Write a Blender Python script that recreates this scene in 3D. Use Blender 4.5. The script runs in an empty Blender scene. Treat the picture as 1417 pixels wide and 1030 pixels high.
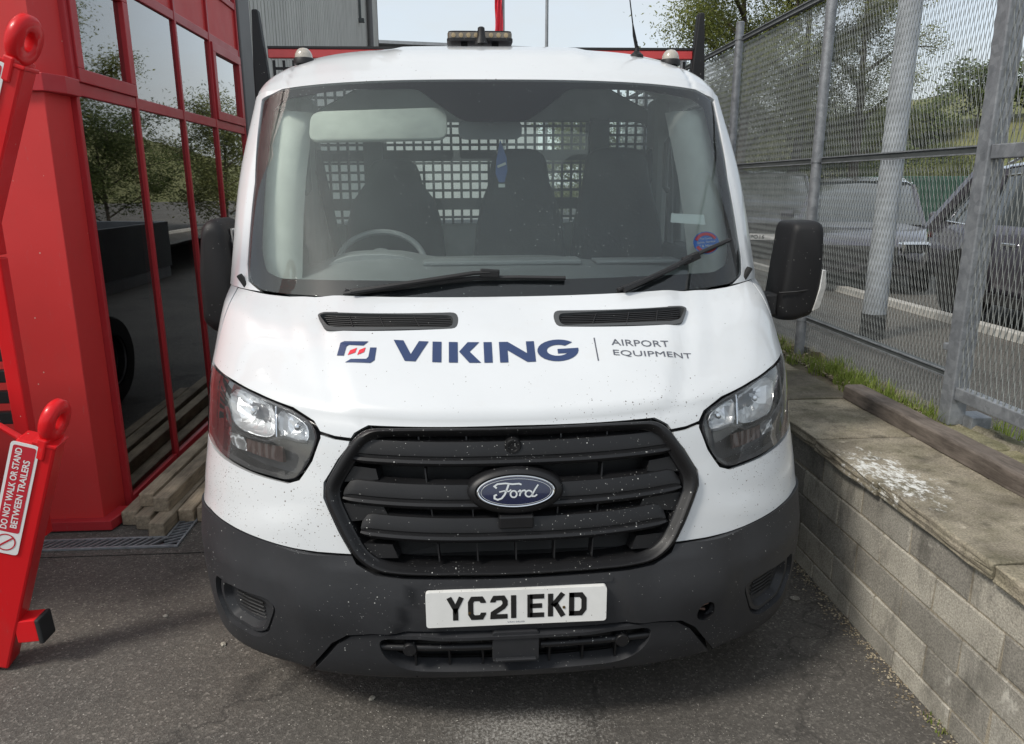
import bpy, bmesh, math, random
import numpy as np
from mathutils import Vector, Matrix
from mathutils.geometry import delaunay_2d_cdt
random.seed(7)
R = math.radians
scene = bpy.context.scene
COL = scene.collection

# ------------------------------------------------------------------ camera
cam_data = bpy.data.cameras.new('camera')
cam = bpy.data.objects.new('camera', cam_data)
COL.objects.link(cam)
cam.matrix_world = Matrix(((0.997784, 0.017582, -0.064167, -0.139649), (-0.066517, 0.243135, -0.967709, -1.903764), (-0.001413, 0.969833, 0.243766, 1.673498), (0, 0, 0, 1)))
cam_data.sensor_fit = 'HORIZONTAL'
cam_data.sensor_width = 36.0
cam_data.lens = 36.0 * 1028.4 / 1417.0
cam_data.clip_start = 0.02
cam_data.clip_end = 6000
scene.camera = cam

# ------------------------------------------------------------------ sky, sun, exposure
SUN_EL = R(48)
SUN_FROM = Vector((-0.86, -0.51, 0)).normalized()     # horizontal direction towards the sun
world = bpy.data.worlds.new('World')
scene.world = world
world.use_nodes = True
wn = world.node_tree
wn.nodes.clear()
w_out = wn.nodes.new('ShaderNodeOutputWorld')
w_bg = wn.nodes.new('ShaderNodeBackground')
w_bg.inputs['Strength'].default_value = 0.15
sky = wn.nodes.new('ShaderNodeTexSky')
sky.sky_type = 'NISHITA'
sky.sun_disc = False
sky.sun_elevation = SUN_EL
sky.sun_rotation = math.atan2(SUN_FROM.x, SUN_FROM.y)
sky.air_density = 1.0
sky.dust_density = 2.0
sky.ozone_density = 1.0
# thin broken cloud over the whole sky
tc = wn.nodes.new('ShaderNodeTexCoord')
mp = wn.nodes.new('ShaderNodeMapping')
mp.inputs['Scale'].default_value = (1.0, 1.0, 2.6)
nz = wn.nodes.new('ShaderNodeTexNoise')
nz.inputs['Scale'].default_value = 2.2
nz.inputs['Detail'].default_value = 8
nz.inputs['Roughness'].default_value = 0.58
rp = wn.nodes.new('ShaderNodeValToRGB')
rp.color_ramp.elements[0].position = 0.30
rp.color_ramp.elements[0].color = (0.70, 0.70, 0.70, 1)
rp.color_ramp.elements[1].position = 0.62
rp.color_ramp.elements[1].color = (0.93, 0.93, 0.93, 1)
mx = wn.nodes.new('ShaderNodeMixRGB')
mx.inputs['Color2'].default_value = (2.28, 2.42, 2.48, 1)
wn.links.new(tc.outputs['Generated'], mp.inputs['Vector'])
wn.links.new(mp.outputs['Vector'], nz.inputs['Vector'])
wn.links.new(nz.outputs['Fac'], rp.inputs['Fac'])
wn.links.new(rp.outputs['Color'], mx.inputs['Fac'])
wn.links.new(sky.outputs['Color'], mx.inputs['Color1'])
wn.links.new(mx.outputs['Color'], w_bg.inputs['Color'])
wn.links.new(w_bg.outputs['Background'], w_out.inputs['Surface'])

sun_data = bpy.data.lights.new('sun', 'SUN')
sun_data.energy = 1.4
sun_data.angle = R(12.0)
sun_data.color = (1.0, 0.95, 0.87)
sun = bpy.data.objects.new('sun', sun_data)
COL.objects.link(sun)
to_sun = SUN_FROM * math.cos(SUN_EL) + Vector((0, 0, math.sin(SUN_EL)))
sun.rotation_euler = to_sun.to_track_quat('Z', 'Y').to_euler()

vs = scene.view_settings
vs.view_transform = 'Standard'
vs.look = 'None'
vs.exposure = 1.08
vs.gamma = 1.0
vs.use_curve_mapping = False
scene.cycles.max_bounces = 10
scene.cycles.transparent_max_bounces = 24
scene.cycles.use_denoising = True

# ------------------------------------------------------------------ mesh helpers
class MB:
    def __init__(self):
        self.v = []; self.f = []
    def add(self, vs, fs):
        n = len(self.v)
        self.v += [tuple(p) for p in vs]
        self.f += [tuple(i + n for i in f) for f in fs]
        return self
    def box(self, c, s, rot=None):
        hx, hy, hz = s[0] / 2, s[1] / 2, s[2] / 2
        pts = [Vector((x, y, z)) for z in (-hz, hz) for y in (-hy, hy) for x in (-hx, hx)]
        if rot is not None:
            pts = [rot @ p for p in pts]
        c = Vector(c)
        return self.add([p + c for p in pts], [(0, 2, 3, 1), (4, 5, 7, 6), (0, 1, 5, 4), (2, 6, 7, 3), (0, 4, 6, 2), (1, 3, 7, 5)])
    def bar(self, a, b, w, h, up=(0, 0, 1)):
        """square-section bar from a to b; w across, h along up"""
        a = Vector(a); b = Vector(b); d = (b - a).normalized(); up = Vector(up)
        s = d.cross(up).normalized(); t = s.cross(d).normalized()
        pts = []
        for p in (a, b):
            for i, j in ((-1, -1), (1, -1), (1, 1), (-1, 1)):
                pts.append(p + s * (i * w / 2) + t * (j * h / 2))
        return self.add(pts, [(3, 2, 1, 0), (4, 5, 6, 7), (0, 1, 5, 4), (1, 2, 6, 5), (2, 3, 7, 6), (3, 0, 4, 7)])
    def tube(self, path, r, n=8, caps=True, closed=False):
        P = [Vector(p) for p in path]; m = len(P)
        rr = r if isinstance(r, (list, tuple)) else [r] * m
        base = len(self.v); ref = None
        for i, p in enumerate(P):
            if closed: d = (P[(i + 1) % m] - P[i - 1]).normalized()
            else: d = (P[min(i + 1, m - 1)] - P[max(i - 1, 0)]).normalized()
            if ref is None:
                ref = Vector((0, 0, 1)) if abs(d.z) < 0.9 else Vector((1, 0, 0))
            s = d.cross(ref).normalized(); t = s.cross(d).normalized(); ref = t
            for k in range(n):
                a = 2 * math.pi * k / n
                self.v.append(tuple(p + (s * math.cos(a) + t * math.sin(a)) * rr[i]))
        for i in range(m if closed else m - 1):
            j = (i + 1) % m
            for k in range(n):
                l = (k + 1) % n
                self.f.append((base + i * n + k, base + i * n + l, base + j * n + l, base + j * n + k))
        if caps and not closed:
            self.f.append(tuple(base + k for k in reversed(range(n))))
            self.f.append(tuple(base + (m - 1) * n + k for k in range(n)))
        return self
    def lathe(self, prof, o, axis='x', n=32, caps=True):
        """prof: list of (axial, radius)"""
        base = len(self.v); o = Vector(o); m = len(prof)
        for a, r in prof:
            for k in range(n):
                t = 2 * math.pi * k / n; c, s = r * math.cos(t), r * math.sin(t)
                p = {'x': (a, c, s), 'y': (c, a, s), 'z': (c, s, a)}[axis]
                self.v.append(tuple(o + Vector(p)))
        for i in range(m - 1):
            for k in range(n):
                l = (k + 1) % n
                self.f.append((base + i * n + k, base + i * n + l, base + (i + 1) * n + l, base + (i + 1) * n + k))
        if caps:
            self.f.append(tuple(base + k for k in range(n)))
            self.f.append(tuple(base + (m - 1) * n + k for k in reversed(range(n))))
        return self
    def loops(self, loops, cap0=False, cap1=False, closed=True):
        """skin rings of equal count"""
        base = len(self.v); n = len(loops[0])
        for L in loops: self.v += [tuple(p) for p in L]
        for i in range(len(loops) - 1):
            for k in range(n if closed else n - 1):
                l = (k + 1) % n
                self.f.append((base + i * n + k, base + i * n + l, base + (i + 1) * n + l, base + (i + 1) * n + k))
        if cap0: self.f.append(tuple(base + k for k in reversed(range(n))))
        if cap1: self.f.append(tuple(base + (len(loops) - 1) * n + k for k in range(n)))
        return self
    def prism(self, poly, fn, a, b):
        """poly: 2-D points; fn(p, d) -> 3-D; extruded between d=a and d=b (polygon may be concave: triangulated)"""
        n = len(poly); base = len(self.v)
        self.v += [tuple(fn(p, a)) for p in poly] + [tuple(fn(p, b)) for p in poly]
        from mathutils.geometry import tessellate_polygon
        tris = tessellate_polygon([[Vector((p[0], p[1], 0)) for p in poly]])
        for t in tris:
            self.f.append(tuple(base + i for i in t)); self.f.append(tuple(base + n + i for i in reversed(t)))
        for k in range(n):
            l = (k + 1) % n
            self.f.append((base + k, base + l, base + n + l, base + n + k))
        return self

def link(name, mesh, mat=None, parent=None):
    o = bpy.data.objects.new(name, mesh)
    COL.objects.link(o)
    if mat is not None and not mesh.materials: mesh.materials.append(mat)
    if parent is not None:
        o.parent = parent
        o.matrix_parent_inverse = PINV.get(parent.name, Matrix.Identity(4))
    return o
PINV = {}
def build(name, mb, mat, parent=None, smooth=False, bevel=0.0, seg=2, fix=True, angle=40):
    me = bpy.data.meshes.new(name)
    me.from_pydata(mb.v, [], mb.f)
    if fix:
        bm = bmesh.new(); bm.from_mesh(me)
        bmesh.ops.recalc_face_normals(bm, faces=bm.faces)
        bm.to_mesh(me); bm.free()
    me.update()
    if smooth:
        me.polygons.foreach_set('use_smooth', [True] * len(me.polygons))
        if angle < 179:
            try: me.set_sharp_from_angle(angle=R(angle))
            except Exception: pass
    o = link(name, me, mat, parent)
    if bevel:
        m = o.modifiers.new('bevel', 'BEVEL'); m.width = bevel; m.segments = seg; m.limit_method = 'ANGLE'; m.angle_limit = R(38)
    return o
def thing(name, label, cat, loc=(0, 0, 0), group=None, local=False):
    """an Empty at the thing's base; children are given in world coordinates unless local"""
    o = bpy.data.objects.new(name, None); COL.objects.link(o)
    o.location = loc; o.empty_display_size = 0.1
    o['label'] = label; o['category'] = cat
    if group: o['group'] = group
    if not local: PINV[o.name] = Matrix.Translation(-Vector(loc))
    return o
def tag(o, label, cat, group=None):
    o['label'] = label; o['category'] = cat
    if group: o['group'] = group
    return o
def structure(o):
    o['kind'] = 'structure'; return o
def stuff(o):
    o['kind'] = 'stuff'; return o
def recentre(o, loc):
    """move a world-space mesh's origin to loc"""
    o.data.transform(Matrix.Translation(-Vector(loc))); o.location = loc; return o

def text_mesh(s, size=1.0, bold=0.0):
    cu = bpy.data.curves.new('t', 'FONT'); cu.body = s; cu.size = size; cu.offset = bold; cu.resolution_u = 3
    ob = bpy.data.objects.new('t', cu); COL.objects.link(ob)
    dg = bpy.context.evaluated_depsgraph_get(); ev = ob.evaluated_get(dg); me = ev.to_mesh()
    V = [(v.co.x, v.co.y) for v in me.vertices]; F = [tuple(p.vertices) for p in me.polygons]
    ev.to_mesh_clear(); bpy.data.objects.remove(ob); bpy.data.curves.remove(cu)
    return V, F
def fit2d(V, w=None, h=None):
    x0 = min(p[0] for p in V); x1 = max(p[0] for p in V); y0 = min(p[1] for p in V); y1 = max(p[1] for p in V)
    sx = w / (x1 - x0) if w else None; sy = h / (y1 - y0) if h else None
    sx = sx or sy; sy = sy or sx
    return [((p[0] - x0) * sx, (p[1] - y0) * sy) for p in V]
def stroke(path, w):
    """flat ribbon polygon pieces of a polyline (mitred): list of quads in 2-D"""
    n = len(path); L = []; Rr = []
    for i in range(n):
        a = Vector(path[max(i - 1, 0)]); b = Vector(path[i]); c = Vector(path[min(i + 1, n - 1)])
        d1 = (b - a).normalized() if i > 0 else (c - b).normalized()
        d2 = (c - b).normalized() if i < n - 1 else d1
        n1 = Vector((-d1.y, d1.x)); n2 = Vector((-d2.y, d2.x)); m = (n1 + n2)
        m = m.normalized() if m.length > 1e-6 else n1
        k = w / 2 / max(0.45, m.dot(n1))
        L.append(b + m * k); Rr.append(b - m * k)
    V = [tuple(p) for p in L + Rr]
    F = [(i, i + 1, n + i + 1, n + i) for i in range(n - 1)]
    return V, F
def arc(cx, cy, rx, ry, a0, a1, n=10):
    return [(cx + rx * math.cos(R(a0 + (a1 - a0) * i / n)), cy + ry * math.sin(R(a0 + (a1 - a0) * i / n))) for i in range(n + 1)]

# ------------------------------------------------------------------ materials
def new_mat(name):
    m = bpy.data.materials.new(name); m.use_nodes = True
    nt = m.node_tree; b = nt.nodes['Principled BSDF']
    return m, nt, b
def node(nt, typ, **kw):
    n = nt.nodes.new(typ)
    for k, v in kw.items():
        if k.startswith('i_'): n.inputs[k[2:].replace('_', ' ')].default_value = v
        else: setattr(n, k, v)
    return n
def coords(nt, kind='Object'):
    return node(nt, 'ShaderNodeTexCoord').outputs[kind]
def noise(nt, vec, scale, detail=4, rough=0.55, dist=0.0):
    n = node(nt, 'ShaderNodeTexNoise'); n.inputs['Scale'].default_value = scale; n.inputs['Detail'].default_value = detail
    n.inputs['Roughness'].default_value = rough; n.inputs['Distortion'].default_value = dist
    nt.links.new(vec, n.inputs['Vector']); return n.outputs['Fac']
def ramp(nt, fac, stops):
    n = node(nt, 'ShaderNodeValToRGB'); cr = n.color_ramp
    while len(cr.elements) < len(stops): cr.elements.new(0.5)
    for e, (p, c) in zip(cr.elements, stops):
        e.position = p; e.color = tuple(c) + (1,) if len(c) == 3 else c
    nt.links.new(fac, n.inputs['Fac']); return n.outputs['Color']
def mix(nt, fac, a, b, mode='MIX'):
    n = node(nt, 'ShaderNodeMixRGB', blend_type=mode)
    for s, x in (('Fac', fac), ('Color1', a), ('Color2', b)):
        if hasattr(x, 'links') or hasattr(x, 'is_linked'): nt.links.new(x, n.inputs[s])
        elif isinstance(x, (int, float)): n.inputs[s].default_value = x
        else: n.inputs[s].default_value = tuple(x) + (1,) if len(x) == 3 else x
    return n.outputs['Color']
def maths(nt, op, a, b=None, clamp=False):
    n = node(nt, 'ShaderNodeMath', operation=op); n.use_clamp = clamp
    for i, x in enumerate((a, b)):
        if x is None: continue
        if hasattr(x, 'is_linked'): nt.links.new(x, n.inputs[i])
        else: n.inputs[i].default_value = x
    return n.outputs[0]
def mapping(nt, vec, scale=(1, 1, 1), rot=(0, 0, 0), loc=(0, 0, 0)):
    n = node(nt, 'ShaderNodeMapping'); n.inputs['Scale'].default_value = scale; n.inputs['Rotation'].default_value = rot; n.inputs['Location'].default_value = loc
    nt.links.new(vec, n.inputs['Vector']); return n.outputs['Vector']
def bump(nt, b, h, strength=0.3, dist=0.01):
    n = node(nt, 'ShaderNodeBump'); n.inputs['Strength'].default_value = strength; n.inputs['Distance'].default_value = dist
    nt.links.new(h, n.inputs['Height']); nt.links.new(n.outputs['Normal'], b.inputs['Normal'])
def plain(name, col, rough=0.5, metal=0.0, var=0.12, vscale=6.0, bscale=0, bstr=0.15, bdist=0.002, coat=0.0, spec=0.5, rvar=0.0):
    m, nt, b = new_mat(name)
    v = coords(nt)
    c = tuple(col)
    f = noise(nt, v, vscale, 6, 0.6)
    dark = tuple(x * (1 - var) for x in c); light = tuple(min(1, x * (1 + var)) for x in c)
    nt.links.new(ramp(nt, f, [(0.3, dark), (0.7, light)]), b.inputs['Base Color'])
    b.inputs['Roughness'].default_value = rough; b.inputs['Metallic'].default_value = metal
    b.inputs['Coat Weight'].default_value = coat; b.inputs['Coat Roughness'].default_value = 0.06
    b.inputs['Specular IOR Level'].default_value = spec
    if rvar:
        r = node(nt, 'ShaderNodeMapRange'); r.inputs['To Min'].default_value = max(0.02, rough - rvar); r.inputs['To Max'].default_value = min(1, rough + rvar)
        nt.links.new(noise(nt, v, vscale * 1.7, 5), r.inputs['Value']); nt.links.new(r.outputs['Result'], b.inputs['Roughness'])
    if bscale: bump(nt, b, noise(nt, v, bscale, 4), bstr, bdist)
    return m
def specks(nt, vec, scale, keep, size, z0=None, z1=None, seed=0.0, patch=2.5):
    """mask of small scattered dots; keep = share of cells that carry one; denser between z0 and z1 of the object"""
    vo = node(nt, 'ShaderNodeTexVoronoi', feature='F1'); vo.inputs['Scale'].default_value = scale
    vec2 = mapping(nt, vec, loc=(seed, seed * 0.7, seed * 1.3)); nt.links.new(vec2, vo.inputs['Vector'])
    sep = node(nt, 'ShaderNodeSeparateColor'); nt.links.new(vo.outputs['Color'], sep.inputs['Color'])
    rad = maths(nt, 'MULTIPLY', sep.outputs['Green'], size)
    dot = maths(nt, 'LESS_THAN', vo.outputs['Distance'], rad)
    nn = noise(nt, vec, patch, 3)
    thr = maths(nt, 'MULTIPLY', maths(nt, 'MAXIMUM', maths(nt, 'SUBTRACT', nn, 0.40), 0.012), keep * 8.0)
    if z0 is not None:
        sx = node(nt, 'ShaderNodeSeparateXYZ'); nt.links.new(vec, sx.inputs['Vector'])
        mr = node(nt, 'ShaderNodeMapRange'); mr.inputs['From Min'].default_value = z0; mr.inputs['From Max'].default_value = z1
        mr.inputs['To Min'].default_value = 1.0; mr.inputs['To Max'].default_value = 0.04
        nt.links.new(sx.outputs['Z'], mr.inputs['Value'])
        thr = maths(nt, 'MULTIPLY', thr, mr.outputs['Result'])
    on = maths(nt, 'LESS_THAN', sep.outputs['Red'], thr)
    return maths(nt, 'MULTIPLY', dot, on)
# ------------------------------------------------------------------ materials of the van
def paint_white():
    m, nt, b = new_mat('white_paint'); v = coords(nt)
    f = noise(nt, v, 3.0, 5)
    base = ramp(nt, f, [(0.3, (0.58, 0.60, 0.615)), (0.7, (0.62, 0.64, 0.655))])
    grime = noise(nt, mapping(nt, v, scale=(1, 1, 2.5)), 7.0, 8, 0.65)
    base = mix(nt, ramp(nt, grime, [(0.55, (0, 0, 0)), (0.85, (0.25, 0.25, 0.25))]), base, (0.55, 0.53, 0.49))
    s1 = specks(nt, v, 100, 0.26, 0.24, 0.95, 1.12, 0.0)
    base = mix(nt, s1, base, (0.07, 0.05, 0.035))
    s2 = specks(nt, v, 210, 0.26, 0.32, 0.9, 1.16, 3.1)
    base = mix(nt, s2, base, (0.11, 0.085, 0.06))
    s3 = specks(nt, v, 70, 0.02, 0.13, None, None, 5.7)
    base = mix(nt, s3, base, (0.10, 0.08, 0.06))
    nt.links.new(base, b.inputs['Base Color'])
    b.inputs['Roughness'].default_value = 0.32; b.inputs['Coat Weight'].default_value = 0.8; b.inputs['Coat Roughness'].default_value = 0.04
    return m
def plastic_black(name, col, rough, speck=0.5):
    m, nt, b = new_mat(name); v = coords(nt)
    f = noise(nt, v, 5.0, 6, 0.6)
    base = ramp(nt, f, [(0.3, tuple(x * 0.82 for x in col)), (0.7, tuple(x * 1.2 for x in col))])
    if speck:
        base = mix(nt, specks(nt, v, 120, 0.24 * speck, 0.24, None, None, 1.0, 3.5), base, (0.42, 0.42, 0.40))
        base = mix(nt, specks(nt, v, 230, 0.24 * speck, 0.30, None, None, 4.0, 3.5), base, (0.30, 0.30, 0.29))
    nt.links.new(base, b.inputs['Base Color'])
    r = node(nt, 'ShaderNodeMapRange'); r.inputs['To Min'].default_value = rough - 0.08; r.inputs['To Max'].default_value = rough + 0.10
    nt.links.new(noise(nt, v, 4.0, 5), r.inputs['Value']); nt.links.new(r.outputs['Result'], b.inputs['Roughness'])
    bump(nt, b, noise(nt, v, 900, 2), 0.25, 0.0006)
    b.inputs['Specular IOR Level'].default_value = 0.36
    return m
def glass(name, col=(0.86, 0.95, 0.92), rough=0.0, dirt=True, refl=1.85):
    """thin pane: fresnel mirror over clear tinted transmission"""
    m = bpy.data.materials.new(name); m.use_nodes = True; nt = m.node_tree; nt.nodes.clear()
    out = node(nt, 'ShaderNodeOutputMaterial'); tr = node(nt, 'ShaderNodeBsdfTransparent'); tr.inputs['Color'].default_value = tuple(col) + (1,)
    gl = node(nt, 'ShaderNodeBsdfGlossy'); gl.inputs['Roughness'].default_value = rough + 0.015; gl.inputs['Color'].default_value = (1, 1, 1, 1)
    fr = node(nt, 'ShaderNodeFresnel'); fr.inputs['IOR'].default_value = 1.52
    # two faces of the pane reflect
    f2 = maths(nt, 'MULTIPLY', fr.outputs['Fac'], refl, True)
    ms = node(nt, 'ShaderNodeMixShader')
    nt.links.new(f2, ms.inputs['Fac']); nt.links.new(tr.outputs[0], ms.inputs[1]); nt.links.new(gl.outputs[0], ms.inputs[2])
    res = ms.outputs[0]
    if dirt:
        v = coords(nt); df = node(nt, 'ShaderNodeBsdfDiffuse'); df.inputs['Color'].default_value = (0.50, 0.58, 0.56, 1)
        film = ramp(nt, noise(nt, v, 2.2, 6, 0.6), [(0.35, (0.006,) * 3), (0.75, (0.02,) * 3)])
        sp = mix(nt, specks(nt, v, 120, 0.20, 0.17, None, None, 2.0), film, (0.75, 0.75, 0.75))
        m2 = node(nt, 'ShaderNodeMixShader'); nt.links.new(sp, m2.inputs['Fac']); nt.links.new(res, m2.inputs[1]); nt.links.new(df.outputs[0], m2.inputs[2]); res = m2.outputs[0]
    nt.links.new(res, out.inputs['Surface'])
    return m
def plate_mat():
    m, nt, b = new_mat('plate_white'); v = coords(nt)
    base = ramp(nt, noise(nt, v, 12, 5), [(0.3, (0.70, 0.70, 0.68)), (0.7, (0.78, 0.78, 0.76))])
    base = mix(nt, specks(nt, v, 130, 0.30, 0.26, None, None, 1.7, 9), base, (0.12, 0.09, 0.06))
    nt.links.new(base, b.inputs['Base Color']); b.inputs['Roughness'].default_value = 0.3
    return m
M = {}
M['white'] = paint_white()
M['bumper'] = plastic_black('bumper_plastic', (0.027, 0.028, 0.031), 0.52, .38)
M['black'] = plastic_black('grille_plastic', (0.010, 0.010, 0.011), 0.42, 0.45)
M['black_clean'] = plastic_black('dark_plastic', (0.013, 0.013, 0.014), 0.50, 0.12)
M['vent_grey'] = plain('vent_grey', (.055, .058, .060), .5)
M['mirror_black'] = plastic_black('mirror_plastic', (.007, .007, .008), .55, .1)
M['liner'] = plain('liner_black', (0.012, 0.012, 0.012), 0.7)
def film_mat():
    m = bpy.data.materials.new('inner_glass_film'); m.use_nodes = True; nt = m.node_tree; nt.nodes.clear()
    out = node(nt, 'ShaderNodeOutputMaterial'); tr = node(nt, 'ShaderNodeBsdfTransparent'); tr.inputs['Color'].default_value = (.97, .985, .98, 1)
    df = node(nt, 'ShaderNodeBsdfTranslucent'); df.inputs['Color'].default_value = (.58, .64, .63, 1); d2 = node(nt, 'ShaderNodeBsdfDiffuse'); d2.inputs['Color'].default_value = (.58, .64, .63, 1)
    v = coords(nt); f = ramp(nt, noise(nt, mapping(nt, v, scale=(1, 1, .5)), 2.6, 7, .62), [(.28, (.08,) * 3), (.5, (.125,) * 3), (.75, (.19,) * 3)])
    ad = node(nt, 'ShaderNodeMixShader'); ad.inputs['Fac'].default_value = .7; nt.links.new(df.outputs[0], ad.inputs[1]); nt.links.new(d2.outputs[0], ad.inputs[2])
    ms = node(nt, 'ShaderNodeMixShader'); nt.links.new(f, ms.inputs['Fac']); nt.links.new(tr.outputs[0], ms.inputs[1]); nt.links.new(ad.outputs[0], ms.inputs[2]); nt.links.new(ms.outputs[0], out.inputs['Surface']); return m
M['film'] = film_mat()
M['wglass'] = glass('windscreen_glass', (0.90, 0.95, 0.935), refl=1.15)
M['lens'] = glass('lens_glass', (0.94, 0.95, 0.96), dirt=True)
M['sglass'] = glass('side_glass', (0.84, 0.90, 0.88), dirt=False)
M['frit'] = plain('frit_black', (0.010, 0.010, 0.013), 0.5, spec=.2)
M['chrome'] = plain('chrome', (0.78, 0.79, 0.80), 0.12, 1.0, 0.06)
M['reflector'] = plain('reflector_silver', (0.92, 0.93, 0.94), 0.22, 0.6, 0.03)
M['smoke'] = plain('smoked_lamp_plastic', (0.095, 0.093, 0.097), 0.22, 0, 0.2, coat=0.6)
M['amber'] = plain('indicator_smoked_red', (0.15, 0.09, 0.078), 0.25, 0, 0.2, coat=0.7)
M['navy'] = plain('navy_decal', (0.022, 0.042, 0.115), 0.38, 0, 0.06)
M['grey_decal'] = plain('grey_decal', (0.085, 0.09, 0.11), 0.4, 0, 0.06)
M['red_decal'] = plain('red_decal', (0.62, 0.03, 0.05), 0.38, 0, 0.06)
M['ford_blue'] = plain('badge_blue', (0.004, 0.008, 0.040), 0.25, 0, 0.1, coat=1.0)
M['plate'] = plate_mat()
M['ink'] = plain('ink_black', (0.012, 0.012, 0.012), 0.45)
M['rubber'] = plain('rubber', (0.016, 0.016, 0.017), 0.62, var=0.2)
M['trim_pale'] = plain('pale_trim', (0.76, 0.76, 0.71), 0.7, bscale=300, bstr=0.1)
M['visor'] = plain('visor_cloth', (.47, .48, .44), .8, 0, .15, 9)
M['dash'] = plain('dash_plastic', (0.20, 0.21, 0.215), 0.65, bscale=500, bstr=0.2, bdist=0.0006)
M['dash_light'] = plain('dash_light', (0.26, 0.27, 0.275), 0.6)
M['wall_trim'] = plain('cab_wall_trim', (.50, .52, .52), .7)
M['seat'] = plain('seat_cover', (0.016, 0.018, 0.022), 0.75, var=0.25, bscale=60, bstr=0.25, bdist=0.004)
M['lamp_clear'] = plain('marker_clear', (0.40, 0.37, 0.32), 0.2, 0, 0.15, 60, coat=0.6)
M['mirror_lens'] = plain('mirror_lens', (.66, .65, .62), .15, .3, .2, 40, coat=1.0)
M['beacon_lens'] = plain('beacon_lens', (.13, .11, .085), .2, 0, .3, 50, coat=.8)
M['steel'] = plain('steel_grey', (0.33, 0.34, 0.35), 0.45, 0.8, 0.15)
M['blue_tag'] = plain('blue_tag', (0.05, 0.11, 0.33), 0.5)
M['pale_tag'] = plain('pale_tag', (0.62, 0.66, 0.63), 0.5)
M['blue_sticker'] = plain('sticker_blue', (0.03, 0.17, 0.55), 0.4)
M['headboard_red'] = plain('headboard_red', (0.52, 0.045, 0.045), 0.35, 0, 0.12, coat=0.3)
M['bed_dark'] = plain('bed_side_grey', (.10, .105, .11), .5, .3)
M['bed_grey'] = plain('bed_metal', (0.28, 0.29, 0.30), 0.5, 0.6)

# ------------------------------------------------------------------ the van's lofted front
# centre depth, centre height, half width, corner depth, corner rise, plan exponent
ROWS = [(.13, .178, .985, .44, 0, 2.5), (.06, .25, 1.01, .48, 0, 2.6), (.018, .36, 1.03, .54, 0, 2.6), (0., .50, 1.042, .57, 0., 2.6), (.015, .62, 1.042, .60, 0., 2.6),
        (.035, .74, 1.035, .60, .0, 2.6), (.06, .86, 1.025, .62, .01, 2.6), (.10, 1.0, 1.015, .63, .05, 2.6), (.18, 1.075, 1.008, .62, .08, 2.6), (.34, 1.19, 1.005, .56, .08, 2.6), (.56, 1.307, 1.005, .44, .02, 2.7)]
GL = [(.56, 1.307, 1.005, .44, .02, 2.7), (.86, 1.68, .995, .33, .02, 2.7), (1.17, 2.075, .955, .21, -.06, 2.7)]
RF = [(1.17, 2.075, .955, .21, -.06, 2.7), (1.25, 2.135, .965, .19, -.10, 3.0), (1.42, 2.212, .97, .11, -.17, 3.7), (1.75, 2.272, .98, .0, -.23, 4.1), (2.30, 2.280, .98, .0, -.24, 4.1)]
def rowat(rows, v):
    n = len(rows) - 1; v = min(max(v, 0.), n); i = min(int(v), n - 1); t = v - i
    a = rows[max(i - 1, 0)]; b = rows[i]; c = rows[i + 1]; d = rows[min(i + 2, n)]
    t2 = t * t; t3 = t2 * t; h0 = 2 * t3 - 3 * t2 + 1; h1 = t3 - 2 * t2 + t; h2 = -2 * t3 + 3 * t2; h3 = t3 - t2
    out = []
    for k in range(6):
        m0 = (c[k] - a[k]) / 2 if i > 0 else c[k] - b[k]
        m1 = (d[k] - b[k]) / 2 if i + 2 <= n else c[k] - b[k]
        out.append(h0 * b[k] + h1 * m0 + h2 * c[k] + h3 * m1)
    return out
def loft(rows, u, v):
    yc, zc, W, Dy, Dz, p = rowat(rows, v); s = 1 if u >= 0 else -1; th = min(abs(u), 1.) * math.pi / 2
    t = math.sin(th) ** (2 / p); g = 1 - math.cos(th)
    return Vector((s * W * t, yc + Dy * g, zc + (Dz * t * t if Dz > 0 else Dz * g)))
def u_of_x(rows, x, v):
    yc, zc, W, Dy, Dz, p = rowat(rows, v); t = min(abs(x) / W, 1.0)
    return math.copysign(math.asin(min(1, t ** (p / 2))) / (math.pi / 2), x)
def base_normal(rows, u, v, h=2e-3):
    n = len(rows) - 1
    if abs(u) > 0.985: u = math.copysign(0.985, u)
    du = loft(rows, u + h, v) - loft(rows, u - h, v)
    v0 = max(0, v - 5 * h); v1 = min(n, v + 5 * h)
    dv = loft(rows, u, v1) - loft(rows, u, v0)
    nn = du.cross(dv)
    return nn.normalized()
def surf(rows, off=0.0):
    """off: number or function(u, v, P) in metres along the outward normal"""
    def S(u, v):
        P = loft(rows, u, v)
        o = off(u, v, P) if callable(off) else off
        return P + base_normal(rows, u, v) * o if o else P
    return S
def snormal(S, rows, u, v, h=2e-3):
    n = len(rows) - 1
    if abs(u) > 0.985: u = math.copysign(0.985, u)
    du = S(u + h, v) - S(u - h, v); dv = S(u, min(n, v + 5 * h)) - S(u, max(0, v - 5 * h))
    return du.cross(dv).normalized()
SC = {id(ROWS): (1.45, .125), id(GL): (1.45, .5), id(RF): (1.45, .2)}
def sm(a, b, x):
    t = min(max((x - a) / (b - a), 0), 1); return t * t * (3 - 2 * t)
def rnd(loop, it=2, keep=0.25):
    for _ in range(it):
        o = []
        for i in range(len(loop)):
            a = loop[i]; b = loop[(i + 1) % len(loop)]
            o.append((a[0] + (b[0] - a[0]) * keep, a[1] + (b[1] - a[1]) * keep)); o.append((a[0] + (b[0] - a[0]) * (1 - keep), a[1] + (b[1] - a[1]) * (1 - keep)))
        loop = o
    return loop
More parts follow.
